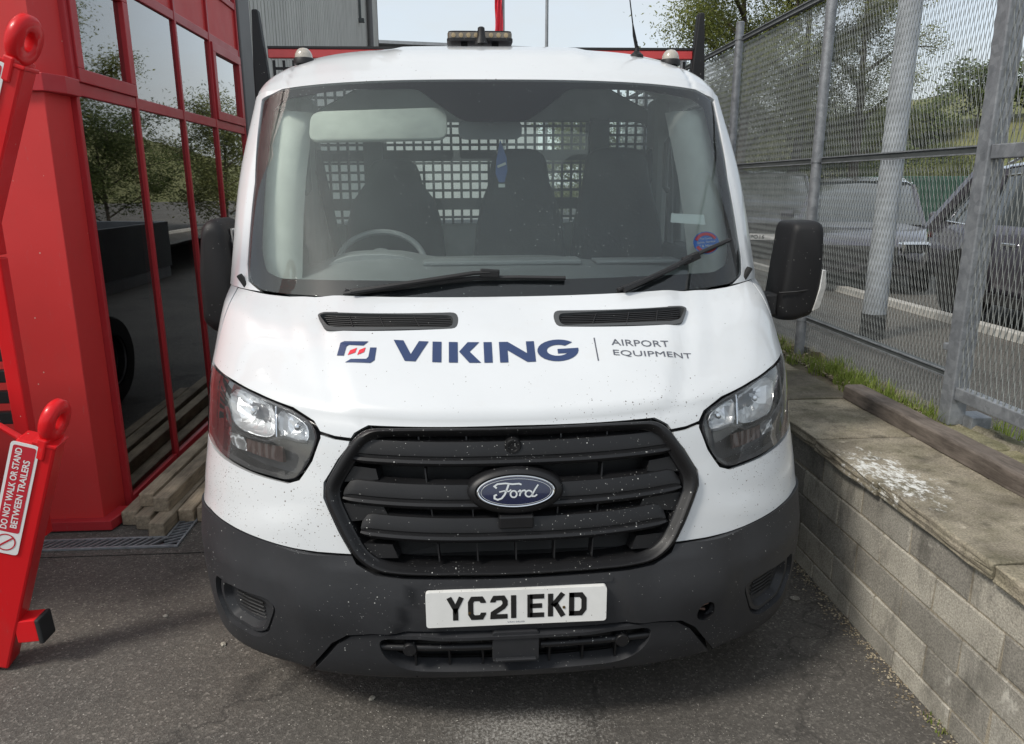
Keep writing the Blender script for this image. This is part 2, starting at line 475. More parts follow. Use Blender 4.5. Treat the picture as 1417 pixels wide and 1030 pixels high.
def fillet(loop, r, sc, n=4):
    """round the corners of a closed loop with a cut of at most r metres"""
    o = []
    m = len(loop)
    for i in range(m):
        a, b, c = [Vector((p[0] * sc[0], p[1] * sc[1])) for p in (loop[i - 1], loop[i], loop[(i + 1) % m])]
        d1 = a - b; d2 = c - b; k1 = min(r, d1.length * .45); k2 = min(r, d2.length * .45)
        p1 = b + d1.normalized() * k1; p2 = b + d2.normalized() * k2
        for j in range(n + 1):
            t = j / n; q = p1 * (1 - t) ** 2 + b * 2 * t * (1 - t) + p2 * t * t
            o.append((q.x / sc[0], q.y / sc[1]))
    return o
def mirror(loop): return [(-u, v) for u, v in reversed(loop)]
def symm(half): return half + [(-u, v) for u, v in reversed(half) if abs(u) > 1e-6]
def inset(loop, d, sc):
    P = [Vector((a * sc[0], b * sc[1])) for a, b in loop]; n = len(P)
    area = sum(P[i].x * P[(i + 1) % n].y - P[(i + 1) % n].x * P[i].y for i in range(n)); s = 1 if area > 0 else -1
    o = []
    for i in range(n):
        d1 = (P[i] - P[i - 1]); d2 = (P[(i + 1) % n] - P[i])
        n1 = Vector((-d1.y, d1.x)).normalized() * s if d1.length > 1e-9 else Vector((0, 0)); n2 = Vector((-d2.y, d2.x)).normalized() * s if d2.length > 1e-9 else Vector((0, 0))
        m = n1 + n2; m = m.normalized() if m.length > 1e-6 else n1
        q = P[i] + m * (d / max(.5, m.dot(n1) if n1.length else 1)); o.append((q.x / sc[0], q.y / sc[1]))
    return o
def inside(pts, loop):
    x = pts[:, 0]; y = pts[:, 1]; r = np.zeros(len(pts), bool); n = len(loop); j = n - 1
    for i in range(n):
        xi, yi = loop[i]; xj, yj = loop[j]
        if yi != yj:
            c = ((yi > y) != (yj > y)) & (x < (xj - xi) * (y - yi) / (yj - yi) + xi); r ^= c
        j = i
    return r
def dist_edges(pts, loop):
    d = np.full(len(pts), 1e9)
    for i in range(len(loop)):
        a = np.array(loop[i - 1]); b = np.array(loop[i]); ab = b - a; L = (ab ** 2).sum()
        if L < 1e-14: continue
        t = np.clip(((pts - a) @ ab) / L, 0, 1); d = np.minimum(d, np.hypot(*((a + t[:, None] * ab) - pts).T))
    return d
def resample(loop, step):
    o = []
    for i in range(len(loop)):
        a = Vector(loop[i]); b = Vector(loop[(i + 1) % len(loop)]); k = max(1, int((b - a).length / step + .5))
        for j in range(k): o.append(tuple(a + (b - a) * (j / k)))
    return o
def flat_tri(outer, holes, step):
    """CDT of a region given in metres: points, triangles"""
    loops = [resample(outer, step)] + [resample(h, step) for h in holes]
    V = []; E = []
    for L in loops:
        b = len(V); V += L; E += [(b + i, b + (i + 1) % len(L)) for i in range(len(L))]
    A = np.array(V); x0, y0 = A.min(0); x1, y1 = A.max(0)
    gx = np.arange(x0 + step * .5, x1, step); gy = np.arange(y0 + step * .5, y1, step)
    G = np.array([(a, b) for a in gx for b in gy]).reshape(-1, 2)
    if len(G):
        k = inside(G, loops[0])
        for h in loops[1:]: k &= ~inside(G, h)
        G = G[k]
        if len(G):
            d = dist_edges(G, loops[0])
            for h in loops[1:]: d = np.minimum(d, dist_edges(G, h))
            G = G[d > step * .45]
            V = V + [tuple(p) for p in G]
    r = delaunay_2d_cdt([Vector(p) for p in V], E, [], 0, 1e-6)
    PV = [(p.x, p.y) for p in r[0]]; F = [tuple(f) for f in r[2]]
    cen = np.array([np.mean([PV[i] for i in f], axis=0) for f in F])
    k = inside(cen, loops[0])
    for h in loops[1:]: k &= ~inside(cen, h)
    return PV, [f for f, q in zip(F, k) if q]
def mesh_from(name, P, N, F, thick, mat, parent, smooth=True):
    """front faces with given normals plus a skirt turned inwards along the boundary"""
    f0 = F[0]; nrm = (P[f0[1]] - P[f0[0]]).cross(P[f0[2]] - P[f0[0]])
    tot = 0
    for f in F[:200]: tot += 1 if (P[f[1]] - P[f[0]]).cross(P[f[2]] - P[f[0]]).dot(N[f[0]]) > 0 else -1
    if tot < 0: F = [tuple(reversed(f)) for f in F]
    cnt = {}
    for f in F:
        for i in range(len(f)):
            a, b = f[i], f[(i + 1) % len(f)]; cnt[(a, b)] = cnt.get((a, b), 0) + 1
    bd = [(a, b) for (a, b) in cnt if (b, a) not in cnt]
    V = list(P); faces = list(F); ln = [N[i] for f in F for i in f]
    if thick:
        m = {}
        for a, b in bd:
            for i in (a, b):
                if i not in m:
                    m[i] = (len(V), len(V) + 1); V.append(P[i].copy()); V.append(P[i] - N[i] * thick)
            ia, ja = m[a]; ib, jb = m[b]
            faces.append((ib, ia, ja, jb))
            fn = (P[a] - P[b]).cross(-N[a]).normalized()
            ln += [fn] * 4
    me = bpy.data.meshes.new(name); me.from_pydata([tuple(p) for p in V], [], faces); me.update()
    me.polygons.foreach_set('use_smooth', [True] * len(faces))
    if smooth and len(ln) == len(me.loops): me.normals_split_custom_set([tuple(x) for x in ln])
    return link(name, me, mat, parent)
def patch(name, rows, outer, holes=(), step=.03, mat=None, parent=None, thick=.012, off=0.0, fd=True):
    sc = SC[id(rows)]; S = surf(rows, off)
    PV, F = flat_tri([(a * sc[0], b * sc[1]) for a, b in outer], [[(a * sc[0], b * sc[1]) for a, b in h] for h in holes], step)
    uv = [(min(max(p[0] / sc[0], -1), 1), p[1] / sc[1]) for p in PV]
    P = [S(u, v) for u, v in uv]; N = [snormal(S, rows, u, v) if (fd and callable(off)) else base_normal(rows, u, v) for u, v in uv]
    return mesh_from(name, P, N, F, thick, mat, parent)
def on_surface(name, rows, V, F, fn, mat, parent, off=.0015):
    """flat print: 2-D points mapped to (x, v) by fn and laid on the panel"""
    P = []
    for p in V:
        x, v = fn(p); u = u_of_x(rows, x, v); o = off(u, v, loft(rows, u, v)) if callable(off) else off
        P.append(loft(rows, u, v) + base_normal(rows, u, v) * o)
    mb = MB().add(P, F)
    return build(name, mb, mat, parent, fix=False)
def uvloop(rows, loop, off):
    return [loft(rows, u, v) + base_normal(rows, u, v) * off for u, v in loop]

van = thing('flatbed_van', 'white flatbed van facing the camera with black bumper and navy lettering on its bonnet', 'van', (0.004, 0, 0), local=True)
van.rotation_euler = (0, R(-0.3), 0)

SR = SC[id(ROWS)]; SG = SC[id(GL)]; SF = SC[id(RF)]
# outlines in (u, v) of the front
grille_half = [(0, 7.05), (.20, 6.98), (.226, 6.79), (.257, 6.37), (.286, 5.90), (.286, 5.56), (.253, 4.78), (.227, 4.22), (.190, 3.90), (.14, 3.83), (0, 3.80)]
grille_out = fillet(symm(grille_half), .03, SR, 4)
head_R = [(.80, 7.52), (.592, 7.46), (.487, 7.37), (.377, 7.21), (.325, 6.99), (.307, 6.70), (.325, 6.30), (.355, 5.93), (.382, 5.84), (.495, 5.88), (.65, 5.97), (.82, 6.10), (.84, 6.8)]
head_out = fillet(head_R, .018, SR, 3)
btop = [(.231, 4.26), (.304, 4.25), (.36, 4.27), (.465, 4.35), (.58, 4.43), (.70, 4.48), (.85, 4.38), (1.0, 4.2)]
skid_half = [(0, 2.36), (.200, 2.35), (.245, 2.27), (.278, 2.02), (.35, .95), (.395, 0.02), (0, 0.02)]
intake_half = [(0, 2.27), (.192, 2.24), (.188, 1.85), (.165, 1.45), (.135, 1.22), (0, 1.14)]
fog_R = [(.675, 2.86), (.443, 2.86), (.416, 2.68), (.468, 1.85), (.515, 1.62), (.66, 1.70), (.705, 2.3)]
fog_out = fillet(fog_R, .03, SR, 4)
tow = [(.305 + .0215 * math.cos(a * math.pi / 10), 2.45 + .25 * math.sin(a * math.pi / 10)) for a in range(20)]

def bump_off(u, v, P):
    x = abs(P.x); z = P.z
    o = .010
    # number-plate recess below a crease, with bevelled ends
    rec = (1 - sm(.30, .335, x + (z - .5) * .35)) * (1 - sm(.560, .572, z))
    o -= .016 * rec
    # chamfer facet between the middle and the corners
    o += .014 * sm(.40, .60, x) * (1 - sm(.60, .72, x)) * sm(.36, .5, z)
    # rolled top edge where the painted panels start
    o -= .012 * sm(.60, .66, z) * (1 - sm(.45, .62, x))
    # swelling round the fog-lamp pocket
    o -= .006 * sm(.62, .70, x) * (1 - sm(.50, .56, z))
    o -= .03 * (1 - sm(.178, .24, z))
    return o
bumper_loop = [(1.0, 0.25), (.80, 0.12), (.60, 0.05), (.407, 0.02), (.362, .98), (.287, 2.06), (.250, 2.33), (.202, 2.40), (0, 2.41)]
bl = bumper_loop[:-1] + [(-u, v) for u, v in reversed(bumper_loop[:-1])]
top_R = list(reversed(btop))
# right end up, over the top (following the grille's lower edge), down the left side
bl2 = [(-1.0, 4.17)] + [(-u, v - .03) for u, v in reversed(btop[:-1])] + [(-.222, 4.05), (-.185, 3.80), (-.14, 3.74), (0, 3.71), (.14, 3.74), (.185, 3.80), (.222, 4.05)] + [(u, v - .03) for u, v in btop[:-1]] + [(1.0, 4.17)]
bumper = patch('bumper', ROWS, bl + bl2, [fog_out, mirror(fog_out), tow], .022, M['bumper'], van, .02, bump_off)
skid = patch('bumper_lower_trim', ROWS, inset(symm(skid_half), .0025, SR), [fillet(symm(intake_half), .03, SR, 4)], .02, M['bumper'], van, .045,
             lambda u, v, P: .012 - .03 * (1 - sm(.178, .235, P.z)) - .010 * sm(.20, .30, P.x if P.x > 0 else -P.x) * sm(.3, .42, P.z))
# white wings below and beside the lamps
for s in (1, -1):
    fender = [(.2335, 4.27)] + btop[1:] + [(1.0, 9.99), (.745, 9.99), (.765, 9.0), (.80, 8.2), (.822, 7.62)]
    hl = inset(head_out, -.003, SR)
    # go round the lamp: outer top -> down the outer edge -> along the bottom -> inner corner
    fender += [(.856, 6.85), (.834, 6.04), (.65, 5.91), (.495, 5.82), (.379, 5.77), (.349, 5.88), (.318, 6.28), (.299, 6.70), (.300, 6.75), (.27, 6.70), (.238, 6.69), (.2405, 6.60), (.262, 6.36), (.292, 5.90), (.292, 5.55), (.258, 4.76)]
    if s < 0: fender = mirror(fender)
    def foff(u, v, P):
        x = abs(P.x); zc = .80 - .22 * (x - .60)
        return .007 * sm(0, .09, zc - P.z) * sm(.52, .72, x)
    patch('wing', ROWS, fender, [], .018, M['white'], van, .014, foff)
# bonnet
bon_half = [(0, 7.12), (.203, 7.06), (.230, 6.86), (.2365, 6.755), (.27, 6.765), (.303, 6.82), (.318, 7.02), (.371, 7.27), (.483, 7.43), (.59, 7.53), (.80, 7.60), (.812, 7.64), (.79, 8.2), (.755, 9.0), (.735, 9.97), (0, 9.97)]
vent_R = [(.344, 9.45), (.326, 9.53), (.056, 9.645), (.052, 9.52), (.056, 9.31), (.297, 9.115), (.317, 9.13)]
vent_out = fillet(vent_R, .012, SR, 3)
def bonoff(u, v, P):
    x = abs(P.x); xb = .60 - .05 * (9.97 - v)
    o = .012 * (1 - sm(xb - .05, xb + .04, x)) * sm(7.15, 7.6, v)
    o -= .006 * (1 - sm(0, .30, v - 7.05))                   # turned-down nose
    o -= .006 * sm(xb + .06, xb + .14, x) * (1 - sm(xb + .2, xb + .32, x)) * sm(7.6, 8.4, v)
    return o
bonnet = patch('bonnet', ROWS, symm(bon_half), [vent_out, mirror(vent_out)], .025, M['white'], van, .016, bonoff)
# dark inner shell behind the gaps
patch('inner_shell', ROWS, [(1, .4), (1, 9.9), (-1, 9.9), (-1, .4)], [inset(grille_out, .004, SR), head_out, mirror(head_out), fillet(symm(intake_half), .03, SR, 4), tow], .06, M['liner'], van, 0, -.04)

# bonnet vents
for s in (1, -1):
    vr = vent_out if s > 0 else mirror(vent_out)
    cu = sum(p[0] for p in vr) / len(vr); cv = sum(p[1] for p in vr) / len(vr)
    def scl(k, kv=None): return [(cu + (a - cu) * k, cv + (b - cv) * (kv or k)) for a, b in vr]
    vent = build('bonnet_vent', MB().loops([uvloop(ROWS, vr, .004), uvloop(ROWS, scl(1.0), .012), uvloop(ROWS, scl(.95, .72), .014), uvloop(ROWS, scl(.93, .64), -.02)]), M['vent_grey'], van, smooth=True)
    build('vent_back', MB().loops([uvloop(ROWS, scl(.95, .75), -.022)], cap1=True), M['liner'], vent)
    umin = min(abs(p[0]) for p in vr); umax = max(abs(p[0]) for p in vr)
    for k in range(7):                                       # fine louvres
        t = (k + .5) / 7
        path = []
        for j in range(13):
            w = j / 12; a = umin + .010 + (umax - umin - .035) * w
            vlo = 9.345 - .16 * w; vhi = 9.60 - .10 * w
            vv = vlo + (vhi - vlo) * t; uu = s * (a + .028 * (t - .5) * w)
            path.append(loft(ROWS, uu, vv) + base_normal(ROWS, uu, vv) * .004)
        mb = MB(); mb.tube(path, .0022, 4)
        build('louvre', mb, M['black_clean'], vent)
    for k in range(3):                                       # three dividers
        w = (k + 1) / 4; a = umin + (umax - umin) * (w * .94)
        path = [loft(ROWS, s * (a + .012 * (t - .5)), 9.33 - .15 * w + (.26 + .04 * w) * t) + base_normal(ROWS, s * a, 9.45) * .0085 for t in (0.02, .5, .98)]
        build('divider', MB().tube(path, .0022, 5), M['black_clean'], vent)

# ---- lettering on the bonnet
b_off = lambda u, v, P: bonoff(u, v, P) + .0016
def poly_tris(poly):
    from mathutils.geometry import tessellate_polygon
    t = tessellate_polygon([[Vector((p[0], p[1], 0)) for p in poly]])
    return list(poly), [tuple(x) for x in t]
def decal(name, polys, fn, mat):
    V = []; F = []
    for P in polys:
        PV, FF = flat_tri(P, [], .35); n = len(V); V += PV; F += [tuple(i + n for i in f) for f in FF]
    o = on_surface(name, ROWS, V, F, fn, mat, van, b_off); return o
gl_outer = arc(7.35, .5, .93, .53, 42, 352, 22); gl_inner = arc(7.35, .5, .50, .27, 318, 48, 16)
letters = {
    'letter_v': [[(0, 1), (.44, 1), (.80, .34), (1.14, 1), (1.57, 1), (1.02, 0), (.55, 0)]],
    'letter_i': [[(1.75, 0), (1.75, 1), (2.15, 1), (2.15, 0)]],
    'letter_k': [[(2.475, 0), (2.475, 1), (2.87, 1), (2.87, 0)], [(2.93, .53), (3.32, 1), (3.84, 1), (3.40, .53), (3.89, 0), (3.37, 0)]],
    'second_letter_i': [[(4.03, 0), (4.03, 1), (4.40, 1), (4.40, 0)]],
    'letter_n': [[(4.725, 0), (4.725, 1), (5.12, 1), (5.95, .42), (5.95, 1), (6.31, 1), (6.31, 0), (5.93, 0), (5.09, .58), (5.09, 0)]],
    'letter_g': [gl_outer + [(8.28, .56), (7.33, .56), (7.33, .34), (7.80, .34)] + gl_inner]}
for nm, polys in letters.items():
    decal('letter' if nm.startswith('letter') else 'letter', polys, lambda p: (-.352 + p[0] * .0683, 8.635 + p[1] * .395), M['navy'])
def emb(p): return (-.521 + (p[0] - 72) / 141 * .119, 8.51 + (178 - p[1]) / 83 * .45)
for poly in ([(72, 155), (80, 110), (94, 103), (182, 95), (165, 112), (112, 115), (104, 121), (98, 155)], [(213, 115), (210, 160), (196, 171), (105, 178), (125, 164), (180, 158), (187, 150), (190, 117)]):
    V, F = poly_tris(poly); on_surface('emblem_bracket', ROWS, V, F, emb, M['navy'], van, b_off)
for poly in ([(112, 152), (119, 134), (143, 122), (138, 140)], [(146, 148), (152, 129), (174, 118), (170, 135)]):
    V, F = poly_tris(poly); on_surface('emblem_slash', ROWS, V, F, emb, M['red_decal'], van, b_off)
V, F = poly_tris([(0, 0), (.004, 0), (.004, 1), (0, 1)])
on_surface('lettering_rule', ROWS, V, F, lambda p: (.2665 + p[0], 8.58 + .45 * p[1]), M['grey_decal'], van, b_off)
for txt, x0, w, v0 in (('AIRPORT', .319, .182, 8.855), ('EQUIPMENT', .319, .252, 8.64)):
    V, F = text_mesh(txt, 1.0, .0); V = fit2d(V, 1.0, 1.0)
    on_surface('lettering_' + txt.lower(), ROWS, V, F, lambda p: (x0 + p[0] * w, v0 + .125 * p[1] - 1.02 * p[0] * w), M['grey_decal'], van, b_off)

# ---- grille
def gscale(k, kv=None): return [(a * k, 5.40 + (b - 5.40) * (kv or k)) for a, b in grille_out]
grille = build('grille', MB().loops([uvloop(ROWS, gscale(1.0), -.01), uvloop(ROWS, gscale(1.0), .006), uvloop(ROWS, gscale(.985), .016), uvloop(ROWS, gscale(.955, .962), .019), uvloop(ROWS, gscale(.93, .935), .012), uvloop(ROWS, gscale(.922, .925), -.004), uvloop(ROWS, gscale(.905, .905), -.008), uvloop(ROWS, gscale(.895, .895), -.05), uvloop(ROWS, gscale(.89, .89), -.10)]), M['black'], van, smooth=True, angle=50)
build('radiator_screen', MB().loops([uvloop(ROWS, gscale(.90), -.10)], cap1=True), M['liner'], grille)
bars = [(6.40, .236, .3), (5.50, .250, 1.2), (4.70, .215, 1.8)]
for v0, ue, kb in bars:
    rings = []
    prof = [(-.020, -.030), (-.020, .004), (-.016, .010), (-.007, .014), (.001, .010), (.003, .004), (.008, .0035), (.012, .007), (.026, .004), (.050, -.008), (.053, -.045)]
    for j in range(41):
        w = -1 + 2 * j / 40; u = ue * w; vv = v0 + kb * u * u * 1.5
        P = loft(ROWS, u, vv); n = base_normal(ROWS, u, vv); n = Vector((n.x, n.y, 0)).normalized()
        e = 1 - .55 * sm(.93, 1.0, abs(w))
        rings.append([P + n * (d - .012) + Vector((0, 0, z * e)) for z, d in prof])
    build('grille_bar', MB().loops(rings, True, True), M['black'], grille, smooth=True, angle=35)
for v1, v2, xs in ((6.68, 7.0, (-.40, -.27, -.135, .135, .27, .40)), (5.78, 6.18, (-.25, .25)), (4.98, 5.30, (-.235, -.12, 0, .12, .235)), (4.02, 4.46, (-.22, -.11, 0, .11, .22))):
    for x in xs:
        mb = MB()
        a = loft(ROWS, u_of_x(ROWS, x, v1), v1) + Vector((0, .035, 0)); b = loft(ROWS, u_of_x(ROWS, x * 1.02, v2), v2) + Vector((0, .035, 0))
        mb.bar(a + Vector((0, .012, 0)), b + Vector((0, .012, 0)), .0042, .05, (0, 1, 0)); build('rib', mb, M['black'], grille)
for s in (1, -1):                                            # blanking panels at the ends of the bars
    for q in ([(.185, 6.02), (.262, 5.92), (.250, 6.26), (.190, 6.22)], [(.165, 5.15), (.246, 5.0), (.262, 5.45), (.176, 5.42)], [(.150, 4.18), (.185, 4.16), (.222, 4.5), (.160, 4.50)], [(.205, 6.62), (.226, 6.58), (.212, 6.82), (.195, 6.86)]):
        L = [(s * a, b) for a, b in q]
        if s < 0: L = list(reversed(L))
        patch('blanking_panel', ROWS, L, [], .03, M['black'], grille, .05, -.016)
pk = loft(ROWS, 0, 6.66) + Vector((-.004, .012, 0))
kn = build('camera_pod', MB().lathe([(.03, .024), (-.012, .024), (-.018, .020), (-.018, .015), (-.014, .013)], pk, 'y', 20), M['black'], grille, smooth=True)
build('pod_face', MB().lathe([(-.010, .013), (-.0135, .0128)], pk, 'y', 18), M['black_clean'], kn)
# badge
bc = loft(ROWS, 0, 5.80); bn = base_normal(ROWS, 0, 5.80); bt = Vector((1, 0, 0)); bu = bn.cross(bt); bu = -bu if bu.z < 0 else bu
def bpt(x, z, d): return bc + bt * x + bu * z + bn * d
def ell(rx, rz, d, n=48, dz=0): return [bpt(rx * math.cos(2 * math.pi * k / n), dz + rz * math.sin(2 * math.pi * k / n), d) for k in range(n)]
mount = build('badge_mount', MB().loops([ell(.142, .070, -.05), ell(.136, .066, .006), ell(.128, .060, .016), ell(.116, .050, .020), ell(.112, .046, .014)], cap1=True), M['black'], van, smooth=True)
badge = build('badge', MB().loops([ell(.110, .0455, .010), ell(.110, .0455, .021), ell(.107, .0430, .0235), ell(.104, .0405, .0225)], cap1=True), M['chrome'], van, smooth=True)
build('badge_face', MB().loops([ell(.1035, .040, .0215), ell(.1035, .040, .0242), ell(.06, .023, .0262), ell(.01, .004, .0268)], cap1=True), M['ford_blue'], badge, smooth=True)
build('badge_inner_rim', MB().tube(ell(.0985, .0365, .0256), .0008, 5, closed=True), M['chrome'], badge)
script = [
    ([(-.052, .014), (-.058, .020), (-.050, .026), (-.030, .0275), (-.012, .0245), (.004, .0255), (.010, .0225)], .0045),
    ([(-.022, .0245), (-.026, .012), (-.032, -.004), (-.040, -.015), (-.050, -.019), (-.058, -.015), (-.058, -.007), (-.052, -.004)], .0048),
    ([(-.046, .003), (-.034, .006), (-.022, .004), (-.016, .009)], .0035),
    (arc(-.010, -.004, .008, .0095, 0, 360, 14), .004),
    ([(.001, .002), (.006, .006), (.008, .004), (.005, -.010)], .004),
    ([(.007, -.002), (.012, .005), (.018, .006), (.020, .003)], .0038),
    (arc(.028, -.004, .0085, .009, 20, 360, 14), .004),
    ([(.052, .021), (.044, .008), (.037, -.006), (.037, -.012), (.043, -.012), (.049, -.007)], .004)]
for path, w in script:
    V, F = stroke(path, w)
    build('script_stroke', MB().add([bpt(x * 1.12 + .004, z * .98 - .002, .0275) for x, z in V], F), M['chrome'], badge, fix=False)
build('badge_foot', MB().box(bpt(0, -.085, -.012), (.10, .05, .04)), M['black'], van, bevel=.006)

# ---- number plate, tow cover, lower intake
py_ = -.004
pl = thing('x', '', '') if False else None
plate = build('number_plate', MB().prism(fillet([(-.26, -.0555), (.26, -.0555), (.26, .0555), (-.26, .0555)], .010, (1, 1), 4), lambda p, d: (p[0] - .002, d, .4985 + p[1]), py_, .012), M['plate'], van)
def pchar(paths, x0, w=.0152):
    for path in paths:
        V, F = stroke([(x0 + a, b) for a, b in path], w)
        build('plate_character', MB().add([(-.262 + a, py_ - .0012, .4985 - .034 + b) for a, b in V], F), M['ink'], plate, fix=False)
H = .079 * .93; c = .007
pchar([[(.006, H), (.024, H * .48), (.042, H)], [(.024, H * .53), (.024, 0)]], .060)
pchar([[(.043, H * .72), (.043, H - .018), (.037, H - c), (.013, H - c), (c, H - .018), (c, .018), (.013, c), (.037, c), (.043, .018), (.043, H * .30)]], .1205)
pchar([[(c, H * .72), (c, H - .018), (.013, H - c), (.036, H - c), (.042, H - .018), (.042, H * .62), (.036, H * .5), (c + .001, .018), (c, c), (.049, c)]], .184)
pchar([[(c, 0), (c, H)]], .2435)
pchar([[(c, 0), (c, H)], [(c, H - c), (.048, H - c)], [(c, H * .5), (.042, H * .5)], [(c, c), (.048, c)]], .2906)
pchar([[(c, 0), (c, H)], [(.043, H), (.013, H * .46)], [(.020, H * .58), (.044, 0)]], .350)
pchar([[(c, 0), (c, H)], [(c - .007, H - c), (.034, H - c), (.043, H - .020), (.043, .020), (.034, c), (c - .007, c)]], .411)
V, F = text_mesh('VAN SALES', 1.0, .0); V = fit2d(V, .05, .0042)
build('plate_maker_text', MB().add([(-.03 + a, py_ - .0011, .4985 - .048 + b) for a, b in V], F), M['navy'], plate, fix=False)
for dx in (-.136, .136):
    build('plate_screw', MB().lathe([(0, .0045), (-.002, .004)], (-.002 + dx, py_ - .0002, .4985 - (.012 if dx < 0 else .006)), 'y', 10), plain('screw_%d' % (dx > 0), (.12, .08, .03), .5, .5), plate)
lowgrille = build('lower_grille', MB().box((0, .115, .30), (.86, .004, .20)), M['liner'], van)
for vv, r in ((1.98, .011),):
    rings = []
    for s in (1, -1):
        path = [loft(ROWS, u_of_x(ROWS, s * x, vv), vv) + Vector((0, .010, -.004)) for x in (.07, .15, .25, .33, .40)]
        build('intake_bar', MB().tube(path, r, 10), M['black'], lowgrille, smooth=True)
        k = loft(ROWS, u_of_x(ROWS, s * .315, vv), vv) + Vector((0, .002, -.004))
        build('parking_sensor', MB().lathe([(.03, .021), (-.006, .021), (-.010, .018)], k, 'y', 20), M['black'], lowgrille, smooth=True)
for x in (-.30, -.2, -.1, .1, .2, .30):
    build('rib', MB().bar((x, .088, .235), (x * 1.02, .083, .42), .006, .05, (0, 1, 0)), M['black'], lowgrille)
build('intake_cover', MB().prism(fillet([(-.068, -.055), (.068, -.055), (.068, .055), (-.068, .055)], .012, (1, 1), 3), lambda p, d: (-.005 + p[0], d + (.055 - p[1]) * .12, .362 + p[1]), .000, .06), M['bumper'], van, bevel=.003)
build('cover_lip', MB().box((-.005, .006, .322), (.12, .012, .006)), M['bumper'], van, bevel=.002)
tp = loft(ROWS, .305, 2.45)
towcup = build('tow_eye_socket', MB().lathe([(-.010, .0335), (-.004, .031), (.05, .029)], tp + Vector((0, .004, 0)), 'y', 22, caps=False), M['black'], van, smooth=True)
build('socket_back', MB().lathe([(.05, .03), (.052, .03)], tp, 'y', 16), M['liner'], towcup)
build('socket_clip', MB().box(tp + Vector((.004, .022, .004)), (.036, .012, .012), Matrix.Rotation(R(-22), 3, 'Y')).box(tp + Vector((-.002, .022, -.012)), (.03, .01, .007), Matrix.Rotation(R(12), 3, 'Y')), plain('rusty_clip', (.16, .10, .08), .6, .4), towcup, bevel=.002)
for s in (1, -1):                                            # blanked fog-lamp pockets
    fo = fog_out if s > 0 else mirror(fog_out)
    cu = s * .565; cv = 2.28
    def fs(k, kv=None): return [(cu + (a - cu) * k, cv + (b - cv) * (kv or k)) for a, b in fo]
    fp = build('fog_pocket', MB().loops([uvloop(ROWS, fs(1.0), .002), uvloop(ROWS, fs(.985), -.022), uvloop(ROWS, fs(.95, .94), -.024), uvloop(ROWS, fs(.90, .88), -.008), uvloop(ROWS, fs(.80, .74), -.010), uvloop(ROWS, fs(.74, .64), -.034), uvloop(ROWS, fs(.55, .42), -.040)], cap1=True), M['bumper'], van, smooth=True, angle=30)
    for k in range(9):
        t = -.42 + k * .105
        path = [loft(ROWS, cu + s * w, cv + .15 + t) + base_normal(ROWS, cu + s * w, cv + t) * -.036 for w in (-.065, 0, .065)]
        build('pocket_rib', MB().tube(path, .0028, 4), M['black'], fp)

